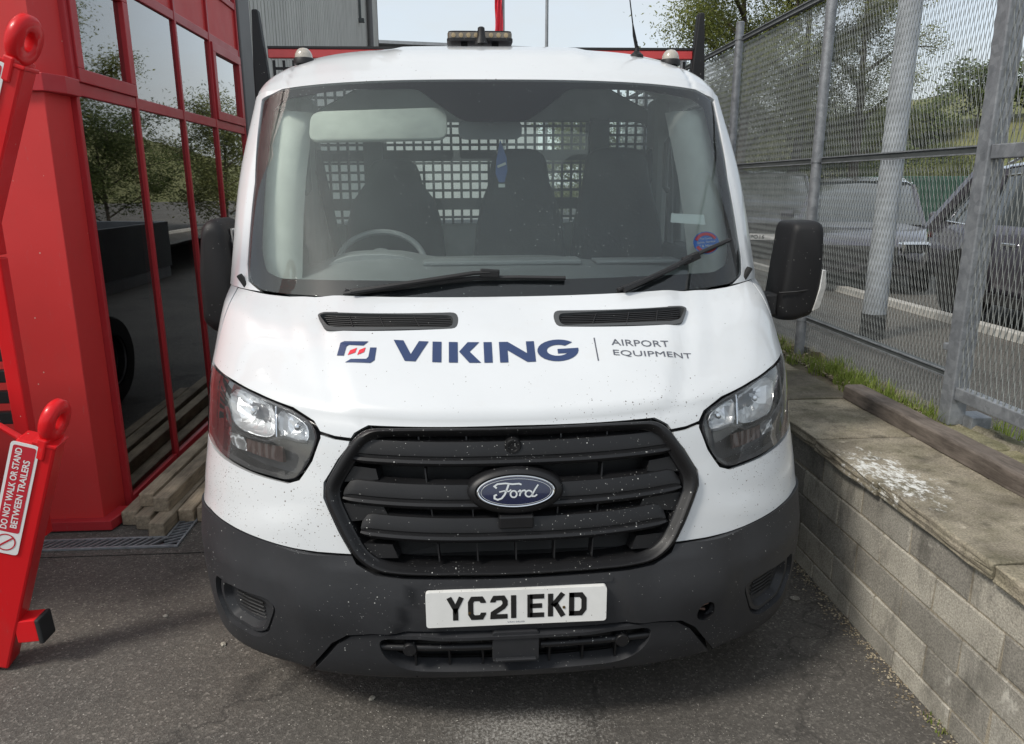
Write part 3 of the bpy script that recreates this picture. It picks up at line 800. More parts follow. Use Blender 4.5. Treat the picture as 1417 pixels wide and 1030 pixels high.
# ---- headlamps
lob_big = [(.632, 7.00), (.610, 7.22), (.578, 7.36), (.530, 7.35), (.469, 7.24), (.432, 7.16), (.424, 6.64), (.442, 6.55), (.470, 6.52), (.52, 6.52), (.575, 6.53), (.611, 6.66)]
lob_small = [(.420, 7.14), (.377, 7.07), (.350, 6.96), (.335, 6.84), (.333, 6.62), (.350, 6.58), (.391, 6.58), (.415, 6.60)]
for s in (1, -1):
    sd = (lambda L: L) if s > 0 else mirror
    lamp = build('headlamp', MB().loops([uvloop(ROWS, sd(head_out), -.004), uvloop(ROWS, sd(inset(head_out, .010, SR)), -.010), uvloop(ROWS, sd(inset(head_out, .012, SR)), -.060)]), M['smoke'], van, smooth=True)
    patch('lamp_housing', ROWS, sd(inset(head_out, .008, SR)), [], .03, M['smoke'], lamp, 0, -.055)
    patch('lamp_lens', ROWS, sd(inset(head_out, .002, SR)), [], .025, M['lens'], lamp, 0, lambda u, v, P: .002)
    for L, dep, nm in ((lob_big, .045, 'main_reflector'), (lob_small, .035, 'side_reflector')):
        Ls = rnd(sd(L), 1); cu = sum(p[0] for p in Ls) / len(Ls); cv = sum(p[1] for p in Ls) / len(Ls) + .04
        def q(k, d): return uvloop(ROWS, [(cu + (a - cu) * k, cv + (b - cv) * k) for a, b in Ls], -d)
        rings = [q(1, .016), q(.88, .016 + dep * .35), q(.7, .016 + dep * .62), q(.5, .016 + dep * .84), q(.28, .016 + dep)]
        rs = random.Random(5)
        rings = [[p + Vector((rs.uniform(-1, 1), rs.uniform(-1, 1), rs.uniform(-1, 1))) * (.004 if 0 < i < 4 else 0) for p in Lp] for i, Lp in enumerate(rings)]
        rf = build(nm, MB().loops(rings, cap1=True), M['reflector'], lamp)
        build('reflector_rim', MB().tube(q(1.0, .014), .0022, 5, closed=True), M['chrome'], rf, smooth=True)
        cb = loft(ROWS, cu, cv) - base_normal(ROWS, cu, cv) * .035
        build('bulb', MB().lathe([(-.02, .004), (-.016, .010), (-.004, .012), (.012, .010), (.03, .008)], cb, 'y', 12), M['chrome'], rf, smooth=True)
    path = [loft(ROWS, s * a, b) - base_normal(ROWS, s * a, b) * .010 for a, b in ((.426, 7.20), (.424, 6.95), (.420, 6.58))]
    build('lamp_divider', MB().tube(path, .003, 6), M['chrome'], lamp, smooth=True)
    path = [loft(ROWS, s * a, b) - base_normal(ROWS, s * a, b) * .012 for a, b in ((.335, 6.58), (.36, 6.57), (.40, 6.60), (.425, 6.54), (.45, 6.46), (.50, 6.46), (.575, 6.47), (.615, 6.56), (.645, 6.80))]
    build('lamp_brow', MB().tube(path, .0055, 6), M['smoke'], lamp, smooth=True)
    patch('indicator_reflector', ROWS, sd([(.64, 6.14), (.645, 6.34), (.563, 6.38), (.556, 6.16)]), [], .012, M['reflector'], lamp, .01, lambda u, v, P: -.030 + .005 * math.sin(u * 700))
    patch('indicator_lens', ROWS, sd([(.548, 6.16), (.552, 6.37), (.418, 6.40), (.415, 6.13)]), [], .02, M['amber'], lamp, .01, lambda u, v, P: -.030 + .003 * math.sin(u * 260))

# ---- windscreen, pillars, roof
ws_half = [(0, 1.985), (.27, 1.985), (.615, 1.985), (.765, 1.91), (.677, .98), (.668, .22), (.647, .08), (.569, .012), (.462, .002), (0, .002)]
ws_loop = fillet(symm(ws_half), .03, SG, 3)
clear_half = [(.035, 1.58), (.129, 1.91), (.332, 1.92), (.573, 1.88), (.649, 1.79), (.619, 1.10), (.591, .35), (.558, .18), (.488, .13), (.233, .15), (0, .155)]
clear = fillet(clear_half + [(-a, b) for a, b in reversed(clear_half[:-1])], .025, SG, 4)
patch('windscreen', GL, ws_loop, [], .06, M['wglass'], van, 0, .0)
patch('windscreen_border', GL, inset(ws_loop, .003, SG), [clear], .035, M['frit'], van, 0, -.004)
patch('windscreen_inner_face', GL, clear, [], .06, M['film'], van, 0, -.0065)
pill = [(1.0, 0.0), (1.0, 2.0), (.0, 2.0), (0, 1.992), (.27, 1.992), (.618, 1.994), (.772, 1.915), (.684, .98), (.675, .22), (.655, .07), (.575, .0)]
for s in (1, -1):
    patch('windscreen_pillar', GL, pill if s > 0 else mirror(pill), [], .035, M['white'], van, .02, lambda u, v, P: .006 * sm(0, .06, abs(u) - .68))
patch('pillar_backing', GL, [(1, .02), (1, 1.98), (-1, 1.98), (-1, .02)], [inset(ws_loop, .012, SG)], .06, M['liner'], van, 0, -.022)
def roofoff(u, v, P):
    x = abs(P.x)
    o = .010 * (1 - sm(.36, .44, x)) * sm(.9, 1.6, v)               # raised middle panel
    o -= .006 * math.exp(-((x - .82) / .012) ** 2)                   # gutter line
    return o
roof = patch('roof', RF, [(1, 0), (1, 4), (-1, 4), (-1, 0)], [], .035, M['white'], van, .015, roofoff)
# cowl corners: black gap where bonnet, glass and wing meet
# sides of the cab
ztab = [(r[1] + max(r[4], 0), r[2], r[0] + r[3]) for r in ROWS] + [(GL[1][1] + .02, GL[1][2], GL[1][0] + GL[1][3])] + [(GL[2][1] - .06, GL[2][2], GL[2][0] + GL[2][3])]
def side_x(z):
    for i in range(len(ztab) - 1):
        if z <= ztab[i + 1][0] or i == len(ztab) - 2:
            a = ztab[i]; b = ztab[i + 1]; t = (z - a[0]) / (b[0] - a[0]); return a[1] + (b[1] - a[1]) * t
def side_patch(name, s, outer, holes, mat, off=0.0, thick=.015, step=.05):
    PV, F = flat_tri(outer, holes, step); P = []; N = []
    for y, z in PV:
        x = side_x(z) + off; dx = (side_x(z + .01) - side_x(z - .01)) / .02
        P.append(Vector((s * x, y, z))); N.append(Vector((s, 0, -dx)).normalized())
    return mesh_from(name, P, N, F, thick, mat, van)
edge = [(t[2], t[0]) for t in ztab[1:]]                             # front edge (y, z)
arch = [(1.05 + .44 * math.cos(R(a)), .36 + .44 * math.sin(R(a))) for a in range(0, 360, 15)]
door = fillet([(1.14, .46), (1.12, 1.28), (1.40, 1.96), (1.50, 2.0), (2.16, 2.0), (2.16, .46)], .04, (1, 1))
win = fillet([(1.22, 1.36), (1.45, 1.90), (2.08, 1.92), (2.08, 1.34)], .05, (1, 1))
for s in (1, -1):
    arch_c = [p for p in arch if p[1] > .30]
    outline = edge + [(2.30, 2.015), (2.30, .32), (1.49, .32)] + [(1.05 + .44 * math.cos(R(a)), .36 + .44 * math.sin(R(a))) for a in range(0, 181, 15)] + [(.61, .30)]
    side_patch('cab_side', s, outline, [inset(door, -.004, (1, 1))], M['white'])
    d = side_patch('cab_door', s, door, [win], M['white'])
    side_patch('door_window', s, inset(win, -.01, (1, 1)), [], M['sglass'], -.012, 0)
    build('door_handle', MB().box((s * (side_x(1.16) + .012), 2.02, 1.16), (.03, .17, .035)), M['black_clean'], van, bevel=.01)
    build('side_moulding', MB().box((s * (side_x(.66) + .008), 1.86, .66), (.03, .72, .10)), M['bumper'], van, bevel=.01)
    wh = thing('x', '', '') if False else None
    tyre = build('wheel', MB().lathe([(-.11, .20), (-.115, .26), (-.11, .325), (-.085, .345), (.085, .345), (.11, .325), (.115, .26), (.11, .20), (.09, .19), (-.09, .19)], (s * .89, 1.05, .345), 'x', 40, caps=False), M['rubber'], van, smooth=True)
    build('wheel_rim', MB().lathe([(s * .10, .20), (s * .07, .185), (s * .05, .15), (s * .085, .07), (s * .085, .0)], (s * .89, 1.05, .345), 'x', 32, caps=False), M['steel'], tyre, smooth=True)
    build('wheel_arch_liner', MB().loops([[(s * x, 1.05 + .45 * math.cos(R(a)), .36 + .45 * math.sin(R(a))) for a in range(-5, 190, 13)] for x in (.62, 1.0)], closed=False), M['liner'], van)
    build('wheel', MB().lathe([(-.11, .20), (-.115, .26), (-.11, .325), (-.085, .345), (.085, .345), (.11, .325), (.115, .26), (.11, .20), (.09, .19), (-.09, .19)], (s * .86, 4.0, .345), 'x', 40, caps=False), M['rubber'], van, smooth=True)
    build('wheel_rim', MB().lathe([(s * .10, .20), (s * .03, .19), (s * .02, .10), (s * .05, .06), (s * .05, .0)], (s * .86, 4.0, .345), 'x', 32, caps=False), M['steel'], van, smooth=True)
build('underfloor', MB().box((0, 1.30, .36), (1.2, 2.1, .10)).box((0, 1.1, .80), (1.24, .7, .7)), M['liner'], van)
build('axle_beam', MB().tube([(-.8, 1.05, .30), (.8, 1.05, .30)], .05, 10), M['liner'], van)

# mirrors
mir = [(1.092, 1.27), (1.118, 1.48), (1.14, 1.525), (1.18, 1.536), (1.235, 1.53), (1.258, 1.505), (1.268, 1.36), (1.255, 1.215), (1.23, 1.165), (1.16, 1.142), (1.105, 1.145), (1.085, 1.18)]
mir = [(1.098, 1.27), (1.122, 1.515), (1.135, 1.532), (1.225, 1.535), (1.243, 1.512), (1.250, 1.36), (1.240, 1.215), (1.222, 1.168), (1.16, 1.146), (1.108, 1.146), (1.092, 1.18)]
mir = fillet(mir, .016, (1, 1), 3); mcx = 1.172; mcz = 1.34
def mring(k, y): return [(mcx + (x - mcx) * k, y + (.03 * (1.27 - x) / .18), mcz + (z - mcz) * (1 - (1 - k) * .6)) for x, z in mir]
for s in (1,):
    hinge = Vector((1.04, .985, 1.2))
    rot = Matrix.Identity(3) if s > 0 else Matrix.Rotation(R(84), 3, 'Z')
    def tf(p):
        q = rot @ (Vector(p) - hinge) + hinge + (Vector((.005, .02, .01)) if s < 0 else Vector((0, 0, 0))); return Vector((s * q.x, q.y, q.z))
    def tfb(mb): mb.v = [tuple(tf(p)) for p in mb.v]; return mb
    mh = build('wing_mirror', tfb(MB().loops([mring(.70, .862), mring(.86, .868), mring(.96, .885), mring(1.0, .925), mring(.99, 1.02), mring(.93, 1.03), mring(.90, 1.015)], True, True)), M['mirror_black'], van, smooth=True, angle=50)
    build('mirror_glass', tfb(MB().loops([mring(.89, 1.0165)], cap1=True)), M['chrome'], mh)
    build('mirror_seam', tfb(MB().tube([(1.09, .888, 1.262), (1.15, .872, 1.268), (1.235, .880, 1.278)], .0035, 5)), M['liner'], mh)
    build('mirror_arm', tfb(MB().loops([[(1.10 + .0, y, z) for y, z in ((.92, 1.165), (1.01, 1.165), (1.01, 1.255), (.92, 1.255))], [(1.03, y, z) for y, z in ((.94, 1.15), (1.04, 1.15), (1.04, 1.25), (.94, 1.25))], [(.985, y, z) for y, z in ((.95, 1.13), (1.07, 1.13), (1.07, 1.29), (.95, 1.29))]], True, True)), M['black_clean'], mh, smooth=True, bevel=.01)
    build('mirror_indicator', tfb(MB().loops([[(1.243, .872, 1.352), (1.262, .880, 1.348), (1.268, .97, 1.345), (1.244, .98, 1.345)], [(1.236, .868, 1.28), (1.268, .880, 1.28), (1.276, .98, 1.275), (1.240, .99, 1.275)], [(1.215, .866, 1.19), (1.250, .880, 1.20), (1.262, .97, 1.20), (1.22, .98, 1.19)]], True, True)), M['mirror_lens'], mh, smooth=True, bevel=.004)

# the driver's mirror is folded back along the door
fm_ = fillet([(-1.150, 1.16), (-1.146, 1.36), (-1.122, 1.525), (-1.098, 1.556), (-1.055, 1.558), (-1.025, 1.53), (-1.005, 1.40), (-1.012, 1.13), (-1.105, 1.118)], .02, (1, 1), 3)
fcx, fcz = -1.08, 1.34
def fring(k, y): return [(fcx + (x - fcx) * k, y, fcz + (z - fcz) * (1 - (1 - k) * .5)) for x, z in fm_]
mh = build('wing_mirror', MB().loops([fring(.55, 1.00), fring(.80, 1.008), fring(.95, 1.03), fring(1.0, 1.07), fring(1.0, 1.20), fring(.92, 1.235), fring(.75, 1.245)], True, True), M['mirror_black'], van, smooth=True, angle=50)
for zz in (1.352, 1.245):
    build('mirror_seam', MB().tube([(-1.148, 1.09, zz), (-1.138, 1.045, zz), (-1.10, 1.012, zz + .004), (-1.03, 1.012, zz + .008)], .004, 5), M['vent_grey'], mh)
build('mirror_glass', MB().box((-1.015, 1.13, 1.42), (.006, .16, .20)), M['chrome'], mh)
build('mirror_arm', MB().box((-1.03, 1.04, 1.20), (.09, .08, .09)), M['mirror_black'], mh, bevel=.012)
build('mirror_indicator', MB().box((-1.146, 1.12, 1.27), (.012, .09, .10)), M['mirror_lens'], mh, bevel=.004)

# wipers lie on the glass
def on_glass(x, v, d): return loft(GL, u_of_x(GL, x, v), v) + base_normal(GL, u_of_x(GL, x, v), v) * d
for nm, arm, blade in (('wiper', [(-.50, .01), (-.44, .035), (-.25, .11), (-.10, .165), (-.045, .17)], [(-.53, .015), (-.3, .095), (-.10, .150), (.05, .150), (.21, .135)]),
                       ('wiper', [(.40, .0), (.45, .04), (.58, .15), (.66, .235)], [(.385, .02), (.50, .105), (.62, .21), (.72, .30), (.845, .38)])):
    w = build(nm, MB().tube([on_glass(a, b, .034) for a, b in arm], [.010] + [.008] * (len(arm) - 1), 6), M['black_clean'], van, smooth=True)
    build('wiper_blade', MB().tube([on_glass(a, b, .016) for a, b in blade], .0075, 6), M['rubber'], w, smooth=True)
    build('wiper_lip', MB().tube([on_glass(a, b, .006) for a, b in blade], .003, 4), M['rubber'], w)
    e = arm[-1]; build('wiper_joint', MB().box(on_glass(e[0], e[1], .028), (.065, .022, .028), Matrix.Rotation(R(4 if arm[0][0] < 0 else -24), 3, 'Y')), M['black_clean'], w, bevel=.005)
build('washer_jet', MB().box(on_glass(-.52, .03, .012), (.014, .02, .02)), M['black_clean'], van, bevel=.003)
for s in (1, -1):
    build('cowl_clip', MB().box(loft(GL, s * .69, .05) + Vector((0, -.002, .005)), (.016, .03, .055), Matrix.Rotation(R(s * 30), 3, 'Y')), M['liner'], van, bevel=.004)

# roof lamps, aerial, beacon
for s in (1, -1):
    p = loft(RF, s * .455, 2.15) + Vector((0, -.01, .004))
    lm = build('marker_lamp', MB().lathe([(-.014, .042), (.006, .042), (.010, .039)], p, 'z', 24), M['black_clean'], van, smooth=True)
    build('lamp_dome', MB().lathe([(.010, .037), (.024, .035), (.038, .028), (.047, .018), (.050, .006)], p, 'z', 24), M['lamp_clear'], lm, smooth=True)
pa = loft(RF, .290, 2.2)
ae = build('aerial', MB().lathe([(-.01, .03), (.004, .028), (.018, .012), (.04, .009)], pa, 'z', 16), M['black_clean'], van, smooth=True)
build('aerial_mast', MB().tube([pa + Vector((0, 0, .03)), pa + Vector((-.018, -.02, .08)), pa + Vector((-.030, -.04, .12)), pa + Vector((-.115, -.17, .44))], [.008, .007, .0028, .0022], 8), M['black_clean'], ae, smooth=True)
bp = Vector((-.035, 1.75, 2.292))
bc_ = build('beacon_bar', MB().prism(fillet([(-.145, -.07), (.145, -.07), (.145, .07), (-.145, .07)], .03, (1, 1), 4), lambda p, d: (bp.x + p[0], bp.y + p[1], bp.z + d), .016, .044), M['beacon_lens'], van, bevel=.008)
build('beacon_base', MB().prism(fillet([(-.148, -.073), (.148, -.073), (.148, .073), (-.148, .073)], .03, (1, 1), 4), lambda p, d: (bp.x + p[0], bp.y + p[1], bp.z + d), .008, .020).box(bp + Vector((-.07, 0, .005)), (.03, .03, .03)).box(bp + Vector((.07, 0, .005)), (.03, .03, .03)), M['black_clean'], bc_)
build('beacon_lid', MB().prism(fillet([(-.142, -.067), (.142, -.067), (.142, .067), (-.142, .067)], .03, (1, 1), 4), lambda p, d: (bp.x + p[0], bp.y + p[1], bp.z + d), .0445, .050), M['black_clean'], bc_)
build('beacon_stalk', MB().lathe([(-.01, .03), (.02, .018), (.056, .015), (.060, .009)], bp + Vector((.005, -.10, 0)), 'z', 16), M['black_clean'], bc_, smooth=True)
led = plain('beacon_led', (.32, .25, .15), .2, 0, .1)
for k in range(8):
    if k in (4,): continue
    build('beacon_led', MB().lathe([(0, .0105), (-.003, .010), (-.004, .003)], bp + Vector((-.118 + k * .0335, -.0705, .031)), 'y', 12), led, bc_)

# load bed behind the cab
build('bed_headboard_bar', MB().box((.006, 2.44, 2.362), (2.30, .04, .045)), M['headboard_red'], van, bevel=.004)
build('headboard_edging', MB().box((.006, 2.44, 2.392), (2.30, .046, .012)), M['rubber'], van)
for s in (1, -1):
    pr = MB().prism([(-.045, 0), (.045, 0), (.045, .55), (.042, 1.30), (.014, 1.62), (-.016, 1.62), (-.034, 1.30), (-.045, .55)], lambda p, d: (s * (1.19 - p[0]), d, .955 + p[1]), 2.40, 2.46)
    build('headboard_post', pr, M['black_clean'], van, bevel=.008)
guard = MB()
xs0, xs1, z0, z1 = -1.12, 1.12, 1.30, 2.33
x = xs0
while x <= xs1 + .001:
    guard.box((x, 2.44, (z0 + z1) / 2), (.014, .008, z1 - z0)); x += .052
z = z0
while z <= z1 + .001:
    guard.box((0, 2.446, z), (xs1 - xs0, .008, .014)); z += .0495
stuff(build('headboard_mesh', guard, M['black_clean'], van))
for zc, hh in ((1.835, .06), (1.565, .05)):
    build('headboard_rail', MB().box((0, 2.435, zc), (2.26, .016, hh)), M['black_clean'], van)
for xc in (-.60, .62):
    build('headboard_upright', MB().box((xc, 2.433, 1.80), (.10, .014, 1.0)), M['black_clean'], van)
build('load_bed', MB().box((0, 3.66, .95), (2.26, 2.44, .09)).box((-.36, 3.3, .72), (.08, 3.1, .18)).box((.36, 3.3, .72), (.08, 3.1, .18)), M['bed_grey'], van, bevel=.006)
for s in (1, -1):
    build('drop_side', MB().box((s * 1.135, 3.66, 1.19), (.03, 2.42, .38)), M['bed_dark'], van, bevel=.006)
build('tail_gate', MB().box((0, 4.87, 1.19), (2.24, .03, .38)), M['bed_grey'], van, bevel=.006)

# ---- cab interior
rear_w = fillet([(-.88, 1.47), (.90, 1.47), (.90, 2.0), (-.88, 2.0)], .10, (1, 1), 4)
wall_l = [(-.99, .42), (.99, .42), (1.0, 1.4), (.93, 2.03), (.6, 2.2), (0, 2.24), (-.6, 2.2), (-.93, 2.03), (-1.0, 1.4)]
PV, F = flat_tri(wall_l, [rear_w], .12)
mesh_from('cab_rear_wall', [Vector((a, 2.28, b)) for a, b in PV], [Vector((0, -1, 0))] * len(PV), F, -.03, M['wall_trim'], van)
build('rear_window', MB().loops([[(a, 2.30, b) for a, b in inset(rear_w, -.01, (1, 1))]], cap1=True), M['sglass'], van)
for xc in (-.60, .62):
    build('rear_window_bar', MB().box((xc, 2.27, 1.74), (.10, .02, .56)), M['dash'], van)
build('headlining', MB().loops([[loft(RF, u, v) - Vector((0, 0, .05)) for u in [k / 10 - 1 for k in range(1, 20)]] for v in (.35, 1.2, 2, 3, 3.9)], closed=False), M['trim_pale'], van, smooth=True)
# dashboard: a moulded top with binnacle hump
rings = []
for yy, zz, hw in ((.64, 1.315, .72), (.70, 1.335, .80), (.82, 1.352, .88), (1.00, 1.365, .93), (1.14, 1.375, .95), (1.20, 1.36, .95), (1.22, 1.25, .95), (1.18, .95, .95)):
    row = []
    for k in range(41):
        xx = -hw + 2 * hw * k / 40
        hump = .050 * math.exp(-((xx + .48) / .20) ** 4) * sm(.92, 1.12, yy) + .022 * math.exp(-((xx - .02) / .30) ** 6) * sm(.95, 1.1, yy)
        row.append((xx, yy + .10 * (abs(xx) / .95) ** 3, zz + hump - .03 * (abs(xx) / .95) ** 4))
    rings.append(row)
dash = build('dashboard', MB().loops(rings, closed=False), M['dash'], van, smooth=True, angle=60)
build('dash_shelf', MB().box((.02, 1.06, 1.382), (.62, .14, .018)).box((.56, 1.08, 1.376), (.34, .12, .014)), M['dash_light'], dash, bevel=.006)
build('instrument_hood', MB().prism(rnd([(-.19, 0), (.19, 0), (.17, .045), (.08, .07), (-.08, .07), (-.17, .045)], 1), lambda p, d: (-.48 + p[0], d, 1.345 + p[1]), 1.06, 1.20), M['dash_light'], dash, smooth=True, bevel=.006)
wc = Vector((-.48, 1.30, 1.35)); wr = .185
whl = [wc + Vector((wr * math.cos(a * math.pi / 20), .075 * math.sin(a * math.pi / 20) * 1.0, .165 * math.sin(a * math.pi / 20) * .80)) for a in range(40)]
sw = build('steering_wheel', MB().tube(whl, .013, 8, closed=True), M['dash_light'], van, smooth=True)
build('wheel_hub', MB().lathe([(-.03, .06), (.0, .07), (.03, .05)], wc, 'y', 20).bar(wc + Vector((-.18, 0, 0)), wc + Vector((.18, 0, 0)), .03, .04), M['dash'], sw, smooth=True)
def seat(xc, wtop, wmid, ztop):
    root = None
    rr = []
    for zz, w, d, yb in ((.72, wmid, .16, 1.66), (1.0, wmid * 1.02, .17, 1.72), (1.30, wmid, .16, 1.78), (1.48, wmid * .93, .14, 1.81), (1.60, wmid * .80, .13, 1.83), (1.68, wtop * 1.12, .12, 1.845), (ztop - .07, wtop * 1.02, .115, 1.86), (ztop - .03, wtop * .90, .10, 1.862), (ztop - .008, wtop * .68, .07, 1.865), (ztop, wtop * .4, .03, 1.866)):
        n = 20
        rr.append([(xc + w / 2 * math.copysign(abs(math.cos(2 * math.pi * k / n)) ** .55, math.cos(2 * math.pi * k / n)), yb + d / 2 * math.copysign(abs(math.sin(2 * math.pi * k / n)) ** .6, math.sin(2 * math.pi * k / n)), zz) for k in range(n)])
    s_ = build('seat', MB().loops(rr, True, True), M['seat'], van, smooth=True, angle=80)
    build('seat_cushion', MB().box((xc, 1.50, .72), (wmid, .50, .16)), M['seat'], s_, bevel=.05, seg=3)
seat(-.46, .25, .50, 1.80); seat(.15, .27, .46, 1.845); seat(.63, .30, .47, 1.85)
for s in (1, -1):                                            # pale pillar trims inside the glass
    rings = []
    for v in (.10, .35, .7, 1.1, 1.5, 1.84):
        o_ = loft(GL, s * .70, v) - base_normal(GL, s * .70, v) * .03; i_ = loft(GL, s * .60, v) - base_normal(GL, s * .60, v) * .05; wI = .075 + .03 * (1 - v / 2)
        rings.append([o_, i_, i_ + Vector((-s * wI * .7, .035, 0)), i_ + Vector((-s * wI, .09, 0)), o_ + Vector((0, .12, 0))])
    build('pillar_trim', MB().loops(rings, True, True), M['trim_pale'], van, smooth=True, angle=60)
    build('door_pillar', MB().box((s * .90, 2.12, 1.60), (.09, .16, 1.0)), M['wall_trim'], van, bevel=.03)
    build('grab_handle', MB().tube([(s * .86, 1.72, 1.88), (s * .84, 1.71, 1.86), (s * .84, 1.71, 1.66), (s * .86, 1.72, 1.64)], .014, 8), M['dash'], van, smooth=True)
    build('seat_belt', MB().bar((s * .86, 2.06, 1.85), (s * .72, 1.98, 1.05), .05, .004, (0, 1, 0)), M['seat'], van)
    build('door_trim', MB().box((s * .955, 1.65, 1.05), (.05, .95, .65)), M['dash'], van, bevel=.02)
def visor(x0, x1, v0, v1, d):
    vl = fillet([(x0, v0), (x1, v0), (x1, v1), (x0, v1)], .045, (1, .5), 4)
    P = [on_glass(x, v, 0) for x, v in vl]; n_ = base_normal(GL, .3 if x0 > 0 else -.3, 1.6)
    rings = [[p - n_ * (d + t) for p in P] for t in (-.010, -.006, .006, .010)]
    c0 = sum(rings[0], Vector()) / len(P)
    for k in (0, 3): rings[k] = [p + (c0 - p) * .03 for p in rings[k]]
    build('sun_visor', MB().loops(rings, True, True), M['visor'], van, smooth=True, angle=50)
visor(-.72, -.19, 1.50, 1.80, .055)
build('sun_visor', MB().box((.46, 1.38, 2.09), (.52, .16, .02)), M['trim_pale'], van, bevel=.008)
rm = build('rear_view_mirror', MB().prism(fillet([(-.125, -.035), (.125, -.035), (.125, .035), (-.125, .035)], .03, (1, 1), 4), lambda p, d: (-.015 + p[0], 1.16 + d, 1.885 + p[1]), 0, .035), M['dash'], van, bevel=.006)
build('mirror_stalk', MB().tube([(-.015, 1.17, 1.91), (-.015, 1.14, 1.97)], .016, 8), M['dash'], rm)
build('sensor_pod', MB().loops([[(-.07, 1.12, 1.93), (.07, 1.12, 1.93), (.05, 1.20, 1.93), (-.05, 1.20, 1.93)], [(-.05, 1.17, 2.02), (.05, 1.17, 2.02), (.04, 1.22, 2.02), (-.04, 1.22, 2.02)]], True, True), M['frit'], van, bevel=.01)
# windscreen stickers
V, F = poly_tris([(-.072, -.020), (.072, -.020), (.066, .026), (-.070, .022)])
def sticker(name, V, F, mat, cx, cv, sx=1, d=-.0015, parent=van, rot=0):
    cr_, sr_ = math.cos(rot), math.sin(rot); P = []
    for a, b in V:
        x = cx + (a * cr_ - b * sr_) * sx; v = cv + (a * sr_ + b * cr_) / .49
        P.append(on_glass(x, v, d))
    return build(name, MB().add(P, F), mat, parent, fix=False)
st = sticker('permit_sticker', V, F, M['pale_tag'], .695, .62, 1, -.0025, van, R(-9))
disc = poly_tris([(.056 * math.cos(R(a)), .050 * math.sin(R(a))) for a in range(0, 360, 12)])
bs = sticker('round_sticker', disc[0], disc[1], M['blue_sticker'], .755, .395, 1, -.0028)
for a0, a1 in ((20, 160), (200, 340)):
    V, F = stroke(arc(0, 0, .044, .039, a0, a1, 12), .013); sticker('sticker_band', V, F, M['red_decal'], .755, .395, 1, -.0022, bs)
for txt, w, h, dy in (('The Centre', .052, .009, .014), ('Sales, Service', .078, .011, -.003), ('& Hire', .045, .011, -.019)):
    V, F = text_mesh(txt, 1, .01); V = fit2d(V, w, h); V = [(a - w / 2, b + dy) for a, b in V]
    sticker('sticker_text', V, F, M['pale_tag'], .755, .395, 1, -.0018, bs)
# pennant hanging from the mirror
fresh = build('air_freshener', MB().loops([[(.018, 1.19, 1.845), (.022, 1.19, 1.845), (.022, 1.194, 1.845), (.018, 1.194, 1.845)], [(.004, 1.188, 1.77), (.045, 1.188, 1.78), (.045, 1.194, 1.78), (.004, 1.194, 1.77)], [(.000, 1.186, 1.72), (.048, 1.186, 1.73), (.048, 1.192, 1.73), (.000, 1.192, 1.72)], [(.014, 1.186, 1.685), (.036, 1.186, 1.685), (.036, 1.192, 1.685), (.014, 1.192, 1.685)]], True, True), M['blue_tag'])
build('white_band', MB().box((.025, 1.187, 1.752), (.036, .008, .010), Matrix.Rotation(R(-22), 3, 'Y')).box((.025, 1.187, 1.672), (.026, .008, .014)).tube([(.02, 1.19, 1.845), (-.01, 1.17, 1.90)], .0015, 4), M['pale_tag'], fresh)
recentre(fresh, (.02, 1.19, 1.845))
for ch in fresh.children: ch.data.transform(Matrix.Translation((-.02, -1.19, -1.845)))
tag(fresh, 'small blue and white pennant hanging below the rear-view mirror', 'air freshener')
